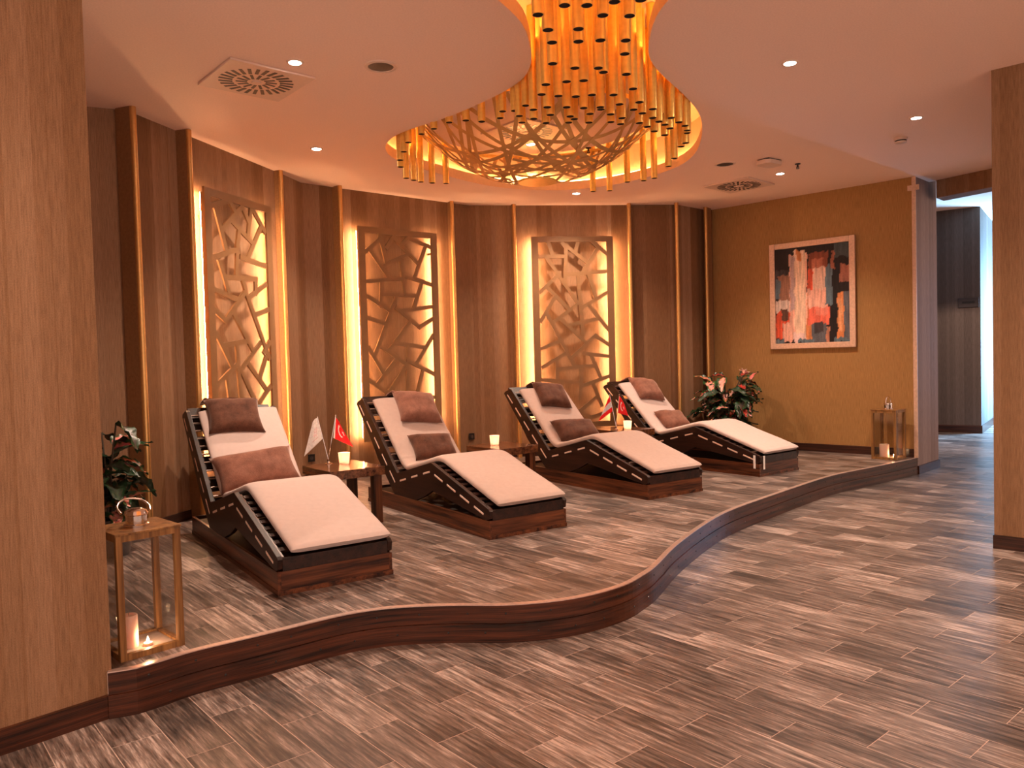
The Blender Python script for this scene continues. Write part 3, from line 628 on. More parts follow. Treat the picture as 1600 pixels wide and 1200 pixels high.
for i, (p, a, lab, mk) in enumerate(LNG):
    t = proto if i == 0 else copy_tree(proto)
    t.location = (p[0], p[1], P); t.rotation_euler = (0, 0, R(a - 90)); t['label'] = lab; t['group'] = 'spa loungers on the platform'
    loungers.append(t)
for i, t in enumerate(loungers): mattress(t, M[LNG[i][3]], 1.0 if i == 1 else 0.25)
bpy.context.view_layer.update()
# ribbons on the last lounger
rb = MB(); rb.box(-0.010, -0.004, 0.045, 0.068, 0.085, 0.222); rb.build('ribbon', M['ribbon'], loungers[3])
rb = MB(); rb.box(0.055, 0.080, -0.012, -0.006, 0.075, 0.215); rb.build('ribbon', M['ribbon'], loungers[3])
def put_on(i, name, me, w_, y, z, tilt, spin, label, cat, group):
    base = Matrix.Translation(Vector((LNG[i][0][0], LNG[i][0][1], P))) @ Matrix.Rotation(R(LNG[i][1] - 90), 4, 'Z')
    m = base @ Matrix.Translation((w_, y, z)) @ Matrix.Rotation(R(tilt), 4, 'X') @ Matrix.Rotation(R(spin), 4, 'Z')
    o = link(name, me); o.matrix_world = m; return tag(o, label, cat, group)
hp = ['brown velvet head pillow at the top of the nearest lounger', 'rose brown head pillow with creased side on the second lounger from the left', 'dark brown head pillow on the third lounger from the left', 'brown head pillow on the lounger beside the corner plant']
lp = ['wide brown velvet lumbar cushion on the nearest lounger', 'small brown lumbar cushion on the second lounger from the left', 'dark brown lumbar cushion on the third lounger from the left', 'small brown lumbar cushion on the lounger beside the corner plant']
HP = [(0.43, 0.36, 0.14, 0.325, 1.985, 0.905, 46, -3, 'velvet'), (0.42, 0.40, 0.17, 0.455, 1.925, 0.862, 42, -8, 'velvet_rose'), (0.40, 0.38, 0.15, 0.42, 1.945, 0.872, 42, -10, 'velvet'), (0.40, 0.38, 0.16, 0.42, 1.935, 0.868, 42, -10, 'velvet_rose')]
LP = [(0.62, 0.33, 0.17, 0.36, 1.555, 0.520, 50, 5, 'velvet_rose'), (0.44, 0.29, 0.14, 0.42, 1.565, 0.515, 48, -3, 'velvet'), (0.56, 0.30, 0.15, 0.43, 1.535, 0.505, 42, -3, 'velvet'), (0.44, 0.29, 0.14, 0.44, 1.535, 0.505, 40, -4, 'velvet_rose')]
for i in range(4):
    a, b, t_, w_, y, z, tl, sp, mk = HP[i]
    o = put_on(i, 'head_pillow', cushion_mesh('head_pillow', M[mk], a, b, t_, i), w_, y, z, tl, sp, hp[i], 'cushion', 'head pillows on the loungers')
    # counterweight flap that hangs over the top rail
    fl_ = MB(); w2 = a * (0.46 if i != 1 else 0.48)
    pts = [(b * 0.44, 0.0), (b * 0.52, 0.005), (b * 0.60, -0.03), (b * 0.72, -0.10), (b * 0.78, -0.16)]
    for k, (yy, zz_) in enumerate(pts):
        for s_ in (-1, -0.5, 0, 0.5, 1): fl_.v.append((s_ * w2, yy, zz_ + 0.01 * math.sin(s_ * 5 + k)))
    for k in range(4):
        for j in range(4): q = k * 5 + j; fl_.f.append((q, q + 1, q + 6, q + 5))
    fo = fl_.build('back_flap', M[mk], o, smooth=True); sd = fo.modifiers.new('thick', 'SOLIDIFY'); sd.thickness = 0.012
    a, b, t_, w_, y, z, tl, sp, mk = LP[i]
    put_on(i, 'lumbar_cushion', cushion_mesh('lumbar_cushion', M[mk], a, b, t_, 10 + i), w_, y, z, tl, sp, lp[i], 'cushion', 'lumbar cushions on the loungers')

# ================================================================== SIDE TABLES
TH = 0.46
def side_table(loc, ang, w_, d_):
    t = thing('side_table', '', 'side table', (loc[0], loc[1], P), R(ang - 90), 'wooden side tables between the loungers')
    tp = MB().box(0, w_, 0, d_, TH - 0.07, TH).build('table_top', M['table_wood'], t, 0.002)
    for x in (0.02, w_ - 0.09):
        for y in (0.02, d_ - 0.09): MB().box(x, x + 0.07, y, y + 0.07, 0, TH - 0.07).build('leg', M['leg_wood'], t, 0.002)
    return t
TB = [((-1.42, 5.99), 127.0, 0.47, 0.56, 'wooden side table holding two small flags and a candle, right of the nearest lounger'),
      ((-0.12, 7.20), 131.0, 0.47, 0.52, 'wooden side table holding only a candle cup, left of the third lounger'),
      ((1.22, 8.56), 128.0, 0.50, 0.52, 'wooden side table with red and white flags, beside the far right lounger')]
tabs = []
for l, a, w_, d_, lab in TB: t = side_table(l, a, w_, d_); t['label'] = lab; tabs.append((t, Matrix.Translation((l[0], l[1], P)) @ Matrix.Rotation(R(a - 90), 4, 'Z')))

# candle cups
cup_me = MB().lathe([(0.036, 0.0), (0.040, 0.004), (0.048, 0.092), (0.050, 0.095), (0.046, 0.093), (0.038, 0.010), (0.0001, 0.008)], 24, cap=True).mesh('glass_cup', M['frost'], smooth=True)
wax_me = MB().lathe([(0.019, 0.0), (0.019, 0.013), (0.0001, 0.013)], 16).mesh('tealight', M['wax'], smooth=True)
flame_me = MB().lathe([(0.001, 0.0), (0.006, 0.007), (0.0045, 0.016), (0.0004, 0.028)], 12).mesh('flame', M['flame'], smooth=True)
def candle_cup(x, y, z, lab):
    t = thing('candle_cup', lab, 'candle', (x, y, z), 0, 'frosted candle cups on the side tables')
    link('glass_cup', cup_me, t); link('tealight', wax_me, t, (0, 0, 0.0105)); link('flame', flame_me, t, (0, 0, 0.024))
    light('candle_glow', 'POINT', (x, y, z + 0.065), (1.0, 0.60, 0.32), CANDLE_W, shadow_soft_size=0.012)
candle_cup(-1.415, 6.47, P + TH, 'glowing frosted candle cup beside the two flags on the left side table')
candle_cup(-0.185, 7.58, P + TH, 'glowing frosted candle cup alone on the middle side table')
candle_cup(1.305, 8.86, P + TH, 'glowing frosted candle cup beside the red flags on the right side table')

# flags
def flag_mesh(paint, hoist0, hoist1, fly0, fly1, nu=44, nv=30, wave=0.010):
    mb = MB(); cols = []
    for j in range(nv + 1):
        for i in range(nu + 1):
            u, v = i / nu, j / nv
            a = Vector(hoist0).lerp(Vector(hoist1), v); b = Vector(fly0).lerp(Vector(fly1), v)
            p = a.lerp(b, u); sag = math.sin(PI * u) * 0.012 * (1 - v) 
            mb.v.append((p[0] , wave * math.sin(u * 7 + v * 2) * u, p[1] + sag)); cols.append(paint(u, v))
    for j in range(nv):
        for i in range(nu): q = j * (nu + 1) + i; mb.f.append((q, q + 1, q + nu + 2, q + nu + 1))
    me = bpy.data.meshes.new('flag'); me.from_pydata(mb.v, [], mb.f); me.materials.append(M['flag'])
    ca = me.color_attributes.new('col', 'FLOAT_COLOR', 'POINT')
    for k, c in enumerate(cols): ca.data[k].color = (*c, 1)
    for p in me.polygons: p.use_smooth = True
    return me
RED = (0.80, 0.012, 0.016); WHT = (0.82, 0.74, 0.70)
def p_turk(u, v):
    if u < 0.09: return WHT
    x, y = (u - 0.09) * 1.6, v
    if math.hypot(x - 0.58, y - 0.5) < 0.27 and math.hypot(x - 0.65, y - 0.5) > 0.215: return WHT
    dx, dy = x - 0.92, y - 0.5; r = math.hypot(dx, dy); a = math.atan2(dy, dx) + PI
    k = abs(((a / (2 * PI / 5)) % 1) - 0.5) * 2
    if r < 0.055 + 0.085 * max(0, k * 1.6 - 0.6) : return WHT
    return RED
def p_emblem(u, v):
    x, y = u - 0.40, v - 0.50
    r = math.hypot(x * 1.3, y); a = math.atan2(y, x)
    if r < 0.20 and (r % 0.075) < 0.035 and math.sin(a * 4 + r * 30) > -0.2: return (0.72, 0.30, 0.32)
    if 0.24 < y < 0.28 and abs(x) < 0.18: return (0.70, 0.45, 0.42)
    return WHT
def p_stripes(u, v): return RED if v < 0.34 or v > 0.72 else (0.66, 0.62, 0.62)
def flag_stand(x, y, z, rz, lab, left, right, grp='table flag stands'):
    t = thing('flag_stand', lab, 'flags', (x, y, z), rz, grp)
    MB().lathe([(0.030, 0.0), (0.031, 0.005), (0.012, 0.012), (0.010, 0.035), (0.013, 0.04), (0.0001, 0.042)], 20).build('stand_base', M['chrome'], t, smooth=True)
    for k, (top, me) in enumerate((left, right)):
        pole = MB().tube([(0, 0, 0.035), (top[0] * 0.5, 0, 0.035 + (top[1] - 0.035) * 0.5), (top[0], 0, top[1])], 0.0028, 8).build('flag_pole', M['chrome'], t, smooth=True)
        MB().lathe([(0.0004, 0.0), (0.005, 0.004), (0.005, 0.009), (0.0004, 0.013)], 10, top[0], 0).build('finial', M['chrome'], pole, smooth=True).location = (0, 0, top[1] - 0.002)
        o = link('flag', me, t); o['label'] = ('left flag', 'right flag')[k]
        sd = o.modifiers.new('thick', 'SOLIDIFY'); sd.thickness = 0.0015; sd.offset = 0
    return t
s = 0.0054
L1 = flag_mesh(p_emblem, (-0.072, 0.385), (-0.040, 0.212), (-0.115, 0.355), (-0.195, 0.070))
R1 = flag_mesh(p_turk, (0.071, 0.388), (0.047, 0.215), (0.118, 0.30), (0.210, 0.130))
flag_stand(-1.555, 6.50, P + TH, R(13), 'small white emblem flag and red crescent flag on a chrome stand, left side table', ((-0.075, 0.392), L1), ((0.073, 0.398), R1))
L2_ = flag_mesh(p_stripes, (-0.060, 0.385), (-0.030, 0.215), (-0.100, 0.310), (-0.195, 0.100))
R2_ = flag_mesh(p_turk, (0.040, 0.388), (0.015, 0.195), (0.100, 0.285), (0.140, 0.155))
flag_stand(1.165, 8.80, P + TH, R(-8), 'red and white striped flag and red crescent flag on a chrome stand, right side table', ((-0.063, 0.392), L2_), ((0.042, 0.395), R2_))

# ================================================================== LANTERNS
def lantern(x, y, ang, W_, H_, lab, grp, tilt=0.0):
    t = thing('candle_lantern', lab, 'lantern', (x, y, P), R(ang), grp); f = 0.028
    for a in (0, W_ - f):
        for b in (0, W_ - f): MB().box(a, a + f, b, b + f, 0, H_).build('post', M['lantern_wood'], t, 0.0015)
    for z0 in (0.0, H_ - f):
        for b in (0, W_ - f):
            MB().box(f, W_ - f, b + 0.001, b + f - 0.001, z0, z0 + f).build('rail', M['lantern_wood'], t)
            MB().box(b + 0.001, b + f - 0.001, f, W_ - f, z0, z0 + f).build('rail', M['lantern_wood'], t)
    MB().box(f * 0.6, W_ - f * 0.6, f * 0.6, W_ - f * 0.6, 0.008, 0.018).build('base_plate', M['stone'], t)
    for k in range(4):
        o = MB().box(f, W_ - f, 0.012, 0.015, f, H_ - f).mesh('glass_pane', M['glass'])
        mt_ = [(0, 0, 0), (W_, 0, PI / 2), (W_, W_, PI), (0, W_, -PI / 2)][k]
        link('glass_pane', o, t, (mt_[0], mt_[1], 0), (0, 0, mt_[2]))
    MB().box(-0.004, W_ + 0.004, -0.004, W_ + 0.004, H_, H_ + 0.010).build('lid', M['lantern_wood'], t, 0.002)
    c = W_ / 2
    MB().lathe([(0.056, H_ + 0.010), (0.056, H_ + 0.018), (0.046, H_ + 0.022), (0.047, H_ + 0.060), (0.053, H_ + 0.066), (0.046, H_ + 0.082), (0.025, H_ + 0.092), (0.0001, H_ + 0.094)], 28, c, c).build('chimney_cap', M['chrome'], t, smooth=True)
    a0 = R(75)
    pts = [(c + 0.070 * math.cos(q), c + (0.070 * math.sin(q) + 0.03) * math.sin(tilt), H_ + 0.060 + 0.03 + (0.070 * math.sin(q) + 0.0) * math.cos(tilt)) for q in [(-25 + 230 * k / 20) * PI / 180 for k in range(21)]]
    MB().tube(pts, 0.0050, 10).build('ring_handle', M['chrome'], t, smooth=True)
    return t
lantern(-1.762, 3.405, 46, 0.285, 0.560, 'tall wooden glass lantern with chrome cap at the end of the left front wall', 'wooden candle lanterns', R(58))
lantern(4.42, 8.975, 42, 0.285, 0.575, 'wooden glass lantern with ring handle against the wall under the painting', 'wooden candle lanterns')
def pillar_candle(x, y, r, h, lab):
    t = thing('pillar_candle', lab, 'candle', (x, y, P + 0.018), 0, 'pillar candles inside the lanterns')
    MB().lathe([(r * 0.96, 0), (r, 0.004), (r, h - 0.004), (r * 0.93, h), (r * 0.5, h - 0.004), (0.0001, h - 0.006)], 28).build('wax_body', M['wax'], t, smooth=True)
    MB().lathe([(0.0012, h - 0.007), (0.0012, h + 0.008)], 6).build('wick', M['black'], t)
def tealight(x, y, lab):
    t = thing('tealight', lab, 'candle', (x, y, P + 0.018), 0, 'tealights inside the lanterns')
    link('wax_cup', wax_me, t); link('flame', flame_me, t, (0, 0, 0.0135))
    light('candle_glow', 'POINT', (x, y, P + 0.065), (1.0, 0.60, 0.32), CANDLE_W * 0.7, shadow_soft_size=0.01)
lm = Matrix.Translation((-1.762, 3.405, 0)) @ Matrix.Rotation(R(46), 4, 'Z')
q = lm @ Vector((0.085, 0.125, 0)); pillar_candle(q.x, q.y, 0.037, 0.150, 'cream pillar candle inside the tall lantern at the left front wall')
q = lm @ Vector((0.150, 0.085, 0)); tealight(q.x, q.y, 'lit tealight inside the tall lantern at the left front wall')
lm = Matrix.Translation((4.42, 8.975, 0)) @ Matrix.Rotation(R(42), 4, 'Z')
q = lm @ Vector((0.085, 0.17, 0)); pillar_candle(q.x, q.y, 0.052, 0.155, 'cream pillar candle inside the lantern under the painting')
q = lm @ Vector((0.12, 0.075, 0)); tealight(q.x, q.y, 'lit tealight inside the lantern under the painting')

# ================================================================== LATTICE SCREENS
SCR = [('A', (-2.625, 6.844), (0.2747, 0.9615), -0.018, 1.00, 'gold lattice wall screen, leftmost, behind the nearest lounger'),
       ('B', (-1.807, 8.920), (0.7708, 0.6370), 0.114, 1.203, 'gold lattice wall screen in the middle, behind the second lounger'),
       ('C', (0.134, 10.141), (0.9942, 0.1075), 0.167, 1.248, 'gold lattice wall screen on the right, behind the third lounger')]
for key, og, dr, s0, s1, lab in SCR:
    t = thing('lattice_screen', lab, 'wall screen', (og[0], og[1], 0), math.atan2(dr[1], dr[0]), 'backlit lattice screens')
    z0, z1, fw, D = 0.575, 3.07, 0.088, 0.022
    for a, b, c, d in ((s0, s0 + fw, z0, z1), (s1 - fw, s1, z0, z1), (s0 + fw, s1 - fw, z1 - fw * 0.8, z1), (s0 + fw, s1 - fw, z0, z0 + fw * 0.8)):
        MB().box(a, b, 0, D, c, d).build('frame_rail', M['screen'], t, 0.0015)
    for k, (xa, za, xb, zb) in enumerate(BARS[key]):
        def lim(x, z): return min(max(x, s0 + fw - 0.005), s1 - fw + 0.005), min(max(z, z0 + 0.06), z1 - 0.06)
        if max(za, zb) < z0 + 0.06: continue
        (xa, za), (xb, zb) = lim(xa, za), lim(xb, zb)
        ln = math.hypot(xb - xa, zb - za)
        if ln < 0.04: continue
        an = math.atan2(zb - za, xb - xa); dd = 0.0004 * (k % 9)
        mx = Matrix.Translation((xa, 0, za)) @ Matrix.Rotation(-an, 4, 'Y')
        MB().box(-0.012, ln + 0.012, 0.001 + dd, D - 0.001 - dd, -0.024, 0.024, mx).build('lattice_bar', M['screen'], t)
    for x in (s0 + 0.004, s1 - 0.022):
        MB().box(x, x + 0.018, 0.045, 0.053, z0 + 0.05, z1 - 0.05).build('led_strip', M['strip'], t)
        MB().box(x - 0.002, x + 0.020, D, 0.045, z0 + 0.05, z1 - 0.05).build('strip_holder', M['screen'], t)
    for x in (s0 + 0.05, s1 - 0.05):
        for z in (z0 + 0.25, z1 - 0.25): MB().box(x - 0.012, x + 0.012, D, 0.128, z - 0.012, z + 0.012).build('standoff', M['screen'], t)

# ================================================================== CHANDELIER OF TUBES AND THE LATTICE BOWL
ch = thing('tube_chandelier', 'chandelier of hanging brass tubes filling the amber ceiling recess', 'chandelier', (0.5, 5.0, 3.95))
tm = MB().lathe([(0.027, 0.012), (0.027, 0.0), (0.031, 0.0), (0.031, 1.0)], 18, cap=False)
tm.lathe([(0.0001, 0.011), (0.0272, 0.012)], 18, cap=False)
tube_me = tm.mesh('brass_tube', M['brass'], smooth=True); tube_me.materials.append(M['inside'])
for p in tube_me.polygons:
    if max(math.hypot(tube_me.vertices[v].co.x, tube_me.vertices[v].co.y) for v in p.vertices) < 0.0275: p.material_index = 1
extra = []
for k in range(26):                                      # the near lobe over the camera side, half out of the frame
    a = 2 * PI * k / 26; extra.append((0.62 + 1.15 * math.cos(a), 2.25 + 1.25 * math.sin(a), 3.15 + 0.12 * random.random()))
allt = [tuple(t) for t in TUBES] + [e for e in extra if inside(e[:2], cut) and min(math.dist(e[:2], t[:2]) for t in TUBES) > 0.15]
for x, y, z in allt: link('tube', tube_me, ch, (x - 0.5, y - 5.0, z - 3.95), None, (1, 1, 3.948 - z))
bw = thing('lattice_bowl_light', 'shallow bowl of woven gold strips hanging under a round ceiling panel', 'ceiling light', (0.280, 7.18, 3.60))
Rb, Db = 1.065, 0.50
Rs = (Rb * Rb + Db * Db) / (2 * Db)
MB().lathe([(0.99, 0.022), (0.99, 0.045)], 64).build('round_panel', M['ceiling'], bw, smooth=True)
MB().lathe([(Rb - 0.005, -0.016), (Rb + 0.004, -0.016), (Rb + 0.006, 0.018), (Rb - 0.003, 0.018), (Rb - 0.005, -0.016)], 72, cap=False).build('rim', M['brass'], bw, smooth=True)
for a in range(6):
    an = a * PI / 3 + 0.3; MB().lathe([(0.006, 0.045), (0.006, 0.348)], 8, 0.9 * math.cos(an), 0.9 * math.sin(an)).build('hanger', M['brass'], bw)
MB().lathe([(0.0001, -0.004), (0.17, -0.001), (0.18, 0.010), (0.17, 0.016), (0.0001, 0.014)], 40).build('bottom_disc', M['brass'], bw, smooth=True).location = (0, 0, -Db + 0.0)
def cap_pt(x, y, dz=0.0):
    r2 = min(x * x + y * y, Rb * Rb); return (x, y, Rs - Db - math.sqrt(Rs * Rs - r2) + dz)
rg = random.Random(11)
NS = 56
for k in range(NS):
    a = 2 * PI * k / NS + rg.uniform(-0.05, 0.05); off = (0.16, 0.40, 0.62, 0.28, 0.50)[k % 5] * (1 if (k // 4) % 2 else -1) * Rb * rg.uniform(0.85, 1.15)
    # chord with signed offset from centre, only from rim to a bit past the middle so that strips cross and end on others
    dx, dy = math.cos(a), math.sin(a); nx, ny = -dy, dx
    half = math.sqrt(Rb * Rb - off * off); full_ = abs(off) > 0.48 * Rb
    t0 = half; t1 = -half if full_ else (0.05 if abs(off) < 0.18 * Rb else -0.30 * half)
    n_ = 16; mb = MB(); wd = 0.0165; dz = (k % 5) * 0.0022
    for i in range(n_ + 1):
        tt = t0 + (t1 - t0) * i / n_
        for s_, th in ((-wd, 0), (wd, 0), (wd, 0.002), (-wd, 0.002)):
            x, y, z = cap_pt(nx * (off + s_) + dx * tt, ny * (off + s_) + dy * tt, dz + th); mb.v.append((x, y, z))
    for i in range(n_):
        for q in range(4): q2 = (q + 1) % 4; mb.f.append((i * 4 + q, i * 4 + q2, (i + 1) * 4 + q2, (i + 1) * 4 + q))
    mb.f += [(0, 1, 2, 3), tuple(n_ * 4 + q for q in (3, 2, 1, 0))]
    mb.build('strip', M['bowl'], bw)

# ================================================================== CEILING FITTINGS
def downlight(x, y, z, lab):
    t = thing('downlight', lab, 'ceiling light', (x, y, z), 0, 'recessed ceiling downlights')
    MB().lathe([(0.040, -0.002), (0.040, -0.006), (0.055, -0.006), (0.058, 0.0), (0.040, -0.002)], 28, cap=False).build('trim_ring', M['white'], t, smooth=True)
    MB().lathe([(0.0001, -0.005), (0.0395, -0.005), (0.0395, -0.001), (0.0001, -0.001)], 24).build('lens', M['lamp'], t)
DL = ['downlight beside the square air diffuser on the left', 'downlight above the leftmost lattice screen', 'downlight just beyond the lattice bowl, above the right screen', 'large bright downlight, nearest on the right side of the ceiling', 'downlight beside the round smoke detector at right', 'downlight between the far diffuser and the painting', 'small light glimpsed through the lattice bowl']
for i in range(7): downlight(SPOTS[i][0], SPOTS[i][1], 3.6215 if i == 6 else CEIL, DL[i])
downlight(6.35, 10.32, 3.872, 'downlight on the corridor ceiling beyond the opening')
def diffuser(x, y, z, rz, lab):
    t = thing('air_diffuser', lab, 'air vent', (x, y, z), rz, 'square swirl air diffusers')
    MB().box(-0.30, 0.30, -0.30, 0.30, -0.016, 0.0).build('plate', M['white'], t, 0.003)
    s1 = MB().box(-0.012, 0.012, -0.046, 0.046, -0.0018, 0.0).mesh('slot', M['black'])
    s2 = MB().box(-0.010, 0.010, -0.038, 0.038, -0.0018, 0.0).mesh('slot', M['black'])
    for r, n_, me in ((0.205, 26, s1), (0.100, 14, s2)):
        for k in range(n_):
            a = 2 * PI * k / n_; link('slot', me, t, (r * math.cos(a), r * math.sin(a), -0.016), (0, 0, a + PI / 2 + 0.12))
    MB().lathe([(0.0001, -0.024), (0.03, -0.024), (0.035, -0.016)], 20, cap=False).build('hub', M['white'], t, smooth=True)
diffuser(-1.735, 5.53, CEIL - 0.001, R(41), 'square air diffuser with swirl slots, near the left downlight')
diffuser(2.77, 9.37, CEIL - 0.001, R(43), 'square air diffuser with swirl slots, above the far right corner')
diffuser(0.19, 7.35, 3.6215, R(41), 'air diffuser seen through the lattice bowl')
def speaker(x, y, lab):
    t = thing('ceiling_speaker', lab, 'speaker', (x, y, CEIL), 0, 'round ceiling speakers')
    MB().lathe([(0.085, -0.004), (0.088, -0.010), (0.108, -0.007), (0.112, 0.0), (0.085, -0.004)], 36, cap=False).build('rim', M['white'], t, smooth=True)
    MB().lathe([(0.0001, -0.006), (0.085, -0.005), (0.085, 0.0)], 32, cap=False).build('grille', M['pot'], t, smooth=True)
speaker(-0.83, 5.34, 'round dark ceiling speaker left of the tube chandelier')
speaker(2.32, 8.33, 'round ceiling speaker beyond the chandelier, beside the flat sensor box')
t = thing('sensor_box', 'flat eight-sided sensor box on the ceiling beside the sprinkler', 'sensor', (2.75, 8.22, CEIL), R(35))
MB().prism([(-0.13, -0.05), (-0.09, -0.09), (0.09, -0.09), (0.13, -0.05), (0.13, 0.05), (0.09, 0.09), (-0.09, 0.09), (-0.13, 0.05)], -0.055, -0.012).build('housing', M['white'], t, 0.004)
MB().box(-0.10, 0.10, -0.07, 0.07, -0.012, 0.0).build('mounting', M['black'], t)
t = thing('smoke_detector', 'round smoke detector with dark slit below a downlight', 'smoke detector', (3.77, 7.50, CEIL))
MB().lathe([(0.060, 0.0), (0.060, -0.020), (0.055, -0.024)], 28, cap=False).build('base', M['white'], t, smooth=True)
MB().lathe([(0.050, -0.022), (0.048, -0.036)], 28, cap=False).build('slit', M['black'], t, smooth=True)
MB().lathe([(0.052, -0.034), (0.050, -0.046), (0.030, -0.052), (0.0001, -0.053)], 28, cap=False).build('cover', M['white'], t, smooth=True)
def sprinkler(x, y, z, lab):
    t = thing('sprinkler', lab, 'sprinkler', (x, y, z), 0, 'ceiling sprinklers')
    MB().lathe([(0.030, 0.0), (0.028, -0.008), (0.009, -0.010), (0.009, -0.040), (0.0001, -0.041)], 16).build('stem', M['black'], t, smooth=True)
    MB().lathe([(0.0001, -0.050), (0.017, -0.050), (0.017, -0.054), (0.0001, -0.054)], 16).build('deflector', M['black'], t)
    MB().box(-0.014, -0.010, -0.002, 0.002, -0.050, -0.030).build('arm', M['black'], t); MB().box(0.010, 0.014, -0.002, 0.002, -0.050, -0.030).build('arm', M['black'], t)
sprinkler(3.12, 8.41, CEIL, 'small dark sprinkler on the ceiling beside the flat sensor box')
sprinkler(0.84, 8.00, 3.6215, 'small dark sprinkler under the round panel, seen through the lattice bowl')

# ================================================================== PAINTING, SOCKETS, SIGN
rt = Matrix.Translation((2.856, 10.964, 0)) @ Matrix.Rotation(math.atan2(-0.6838, 0.7296), 4, 'Z')
t = thing('painting', 'framed abstract painting in red, cream and black on the right wall', 'painting', (2.856, 10.964, 0), math.atan2(-0.6838, 0.7296))
x0, x1, z0, z1, fw = 0.845, 1.945, 1.528, 2.905, 0.072
for a, b, c, d in ((x0, x0 + fw, z0, z1), (x1 - fw, x1, z0, z1), (x0 + fw, x1 - fw, z1 - fw, z1), (x0 + fw, x1 - fw, z0, z0 + fw)):
    MB().box(a, b, -0.045, -0.003, c, d).build('frame_side', M['frame'], t, 0.008)
K_, D_ = (0.012, 0.008, 0.010), (0.045, 0.035, 0.04)
CR, PK, RD, OR, GR, BL = (0.75, 0.50, 0.36), (0.72, 0.36, 0.27), (0.62, 0.08, 0.035), (0.60, 0.20, 0.07), (0.10, 0.10, 0.115), (0.10, 0.14, 0.17)
RECTS = [(0, 1, 0, 1, K_), (0, .22, .55, .78, D_), (.04, .2, .42, .72, (0.30, 0.14, 0.09)), (0, .07, .48, .68, BL), (0, .22, .06, .34, RD), (.0, .2, .34, .46, (0.60, 0.45, 0.38)), (.08, .18, .24, .36, (0.10, 0.045, 0.03)), (.10, .24, .02, .22, PK),
         (.20, .44, .03, .93, PK), (.21, .27, .35, .92, (0.42, 0.28, 0.27)), (.27, .42, .05, .97, CR), (.25, .40, .0, .10, (0.66, 0.45, 0.42)), (.30, .36, .86, .97, OR), (.44, .49, .05, .5, OR), (.46, .72, .74, .93, (0.22, 0.055, 0.03)), (.50, .66, .74, .86, (0.45, 0.14, 0.08)),
         (.45, .56, .54, .76, RD), (.52, .74, .54, .77, (0.70, 0.42, 0.32)), (.45, .72, .34, .55, PK), (.45, .74, .18, .36, (0.70, 0.13, 0.08)), (.55, .72, .28, .36, (0.72, 0.20, 0.14)), (.42, .5, .03, .2, OR), (.50, .70, .0, .20, GR), (.54, .66, .1, .21, D_), (.70, .74, .0, .16, (0.50, 0.20, 0.12)), (.69, .78, .38, .78, BL),
         (.76, .82, .74, .93, (0.30, 0.10, 0.06)), (.80, .90, .76, .88, K_), (.88, 1.0, .60, .78, (0.32, 0.11, 0.07)), (.84, .92, .04, .5, OR), (.85, .9, .10, .44, (0.66, 0.30, 0.14)), (.92, 1, .02, .5, GR), (.80, 1.0, .86, 1, (0.05, 0.06, 0.065)), (.0, .12, .0, .05, BL), (.30, .52, .0, .04, BL), (.80, 1, .0, .04, BL)]
nx_, nz_ = 80, 104; mb = MB(); cols = []
for j in range(nz_ + 1):
    for i in range(nx_ + 1):
        u, v = i / nx_, j / nz_; uu = u + 0.022 * noise.noise(Vector((u * 3, v * 14, 0.3))); vv = v + 0.030 * noise.noise(Vector((u * 22, v * 3, 4.1)))
        c = K_
        for a, b, c0, d, col in RECTS:
            if a <= uu <= b and c0 <= vv <= d: c = col
        k = 1 + 0.55 * noise.noise(Vector((u * 45, v * 6, 9.0))); c = tuple(min(1, max(0, q * k)) for q in c)
        mb.v.append((x0 + fw + u * (x1 - x0 - 2 * fw), -0.022, z0 + fw + v * (z1 - z0 - 2 * fw))); cols.append(c)
for j in range(nz_):
    for i in range(nx_): q = j * (nx_ + 1) + i; mb.f.append((q, q + 1, q + nx_ + 2, q + nx_ + 1))
me = bpy.data.meshes.new('canvas'); me.from_pydata(mb.v, [], mb.f); me.materials.append(M['art'])
ca_ = me.color_attributes.new('col', 'FLOAT_COLOR', 'POINT')
for k, c in enumerate(cols): ca_.data[k].color = (*c, 1)
link('canvas', me, t)
MB().box(x0 + fw, x1 - fw, -0.020, -0.004, z0 + fw, z1 - fw).build('backing_board', M['black'], t)
def socket(x, y, z, rz, lab):
    t = thing('wall_socket', lab, 'socket', (x, y, z), rz, 'black wall sockets')
    MB().box(-0.042, 0.042, -0.010, 0.0, -0.042, 0.042).build('cover_plate', M['black'], t, 0.003)
    o = MB().lathe([(0.0001, 0.0), (0.020, 0.0), (0.022, 0.003)], 20, cap=False).build('outlet', M['pot'], t, smooth=True); o.rotation_euler = (R(90), 0, 0); o.location = (0, -0.0105, 0)
socket(-2.253, 8.635, 0.455, math.atan2(0.34, 0.38), 'black wall socket between the left side table and the nearest lounger')
socket(-0.545, 10.125, 0.50, math.atan2(0.16, 0.20), 'black wall socket above the middle side table')
cd = math.atan2(13.335 - 14.88, 8.035 - 5.9)
t = thing('corridor_sign', 'small dark sign plate on the corridor wall beyond the opening', 'sign', (8.03, 13.33, 2.25), cd)
MB().box(-0.33, -0.02, -0.015, -0.001, -0.08, 0.08).build('plate', M['pot'], t, 0.003)
MB().box(-0.27, -0.08, -0.018, -0.015, -0.015, 0.022).build('print_line', M['black'], t)

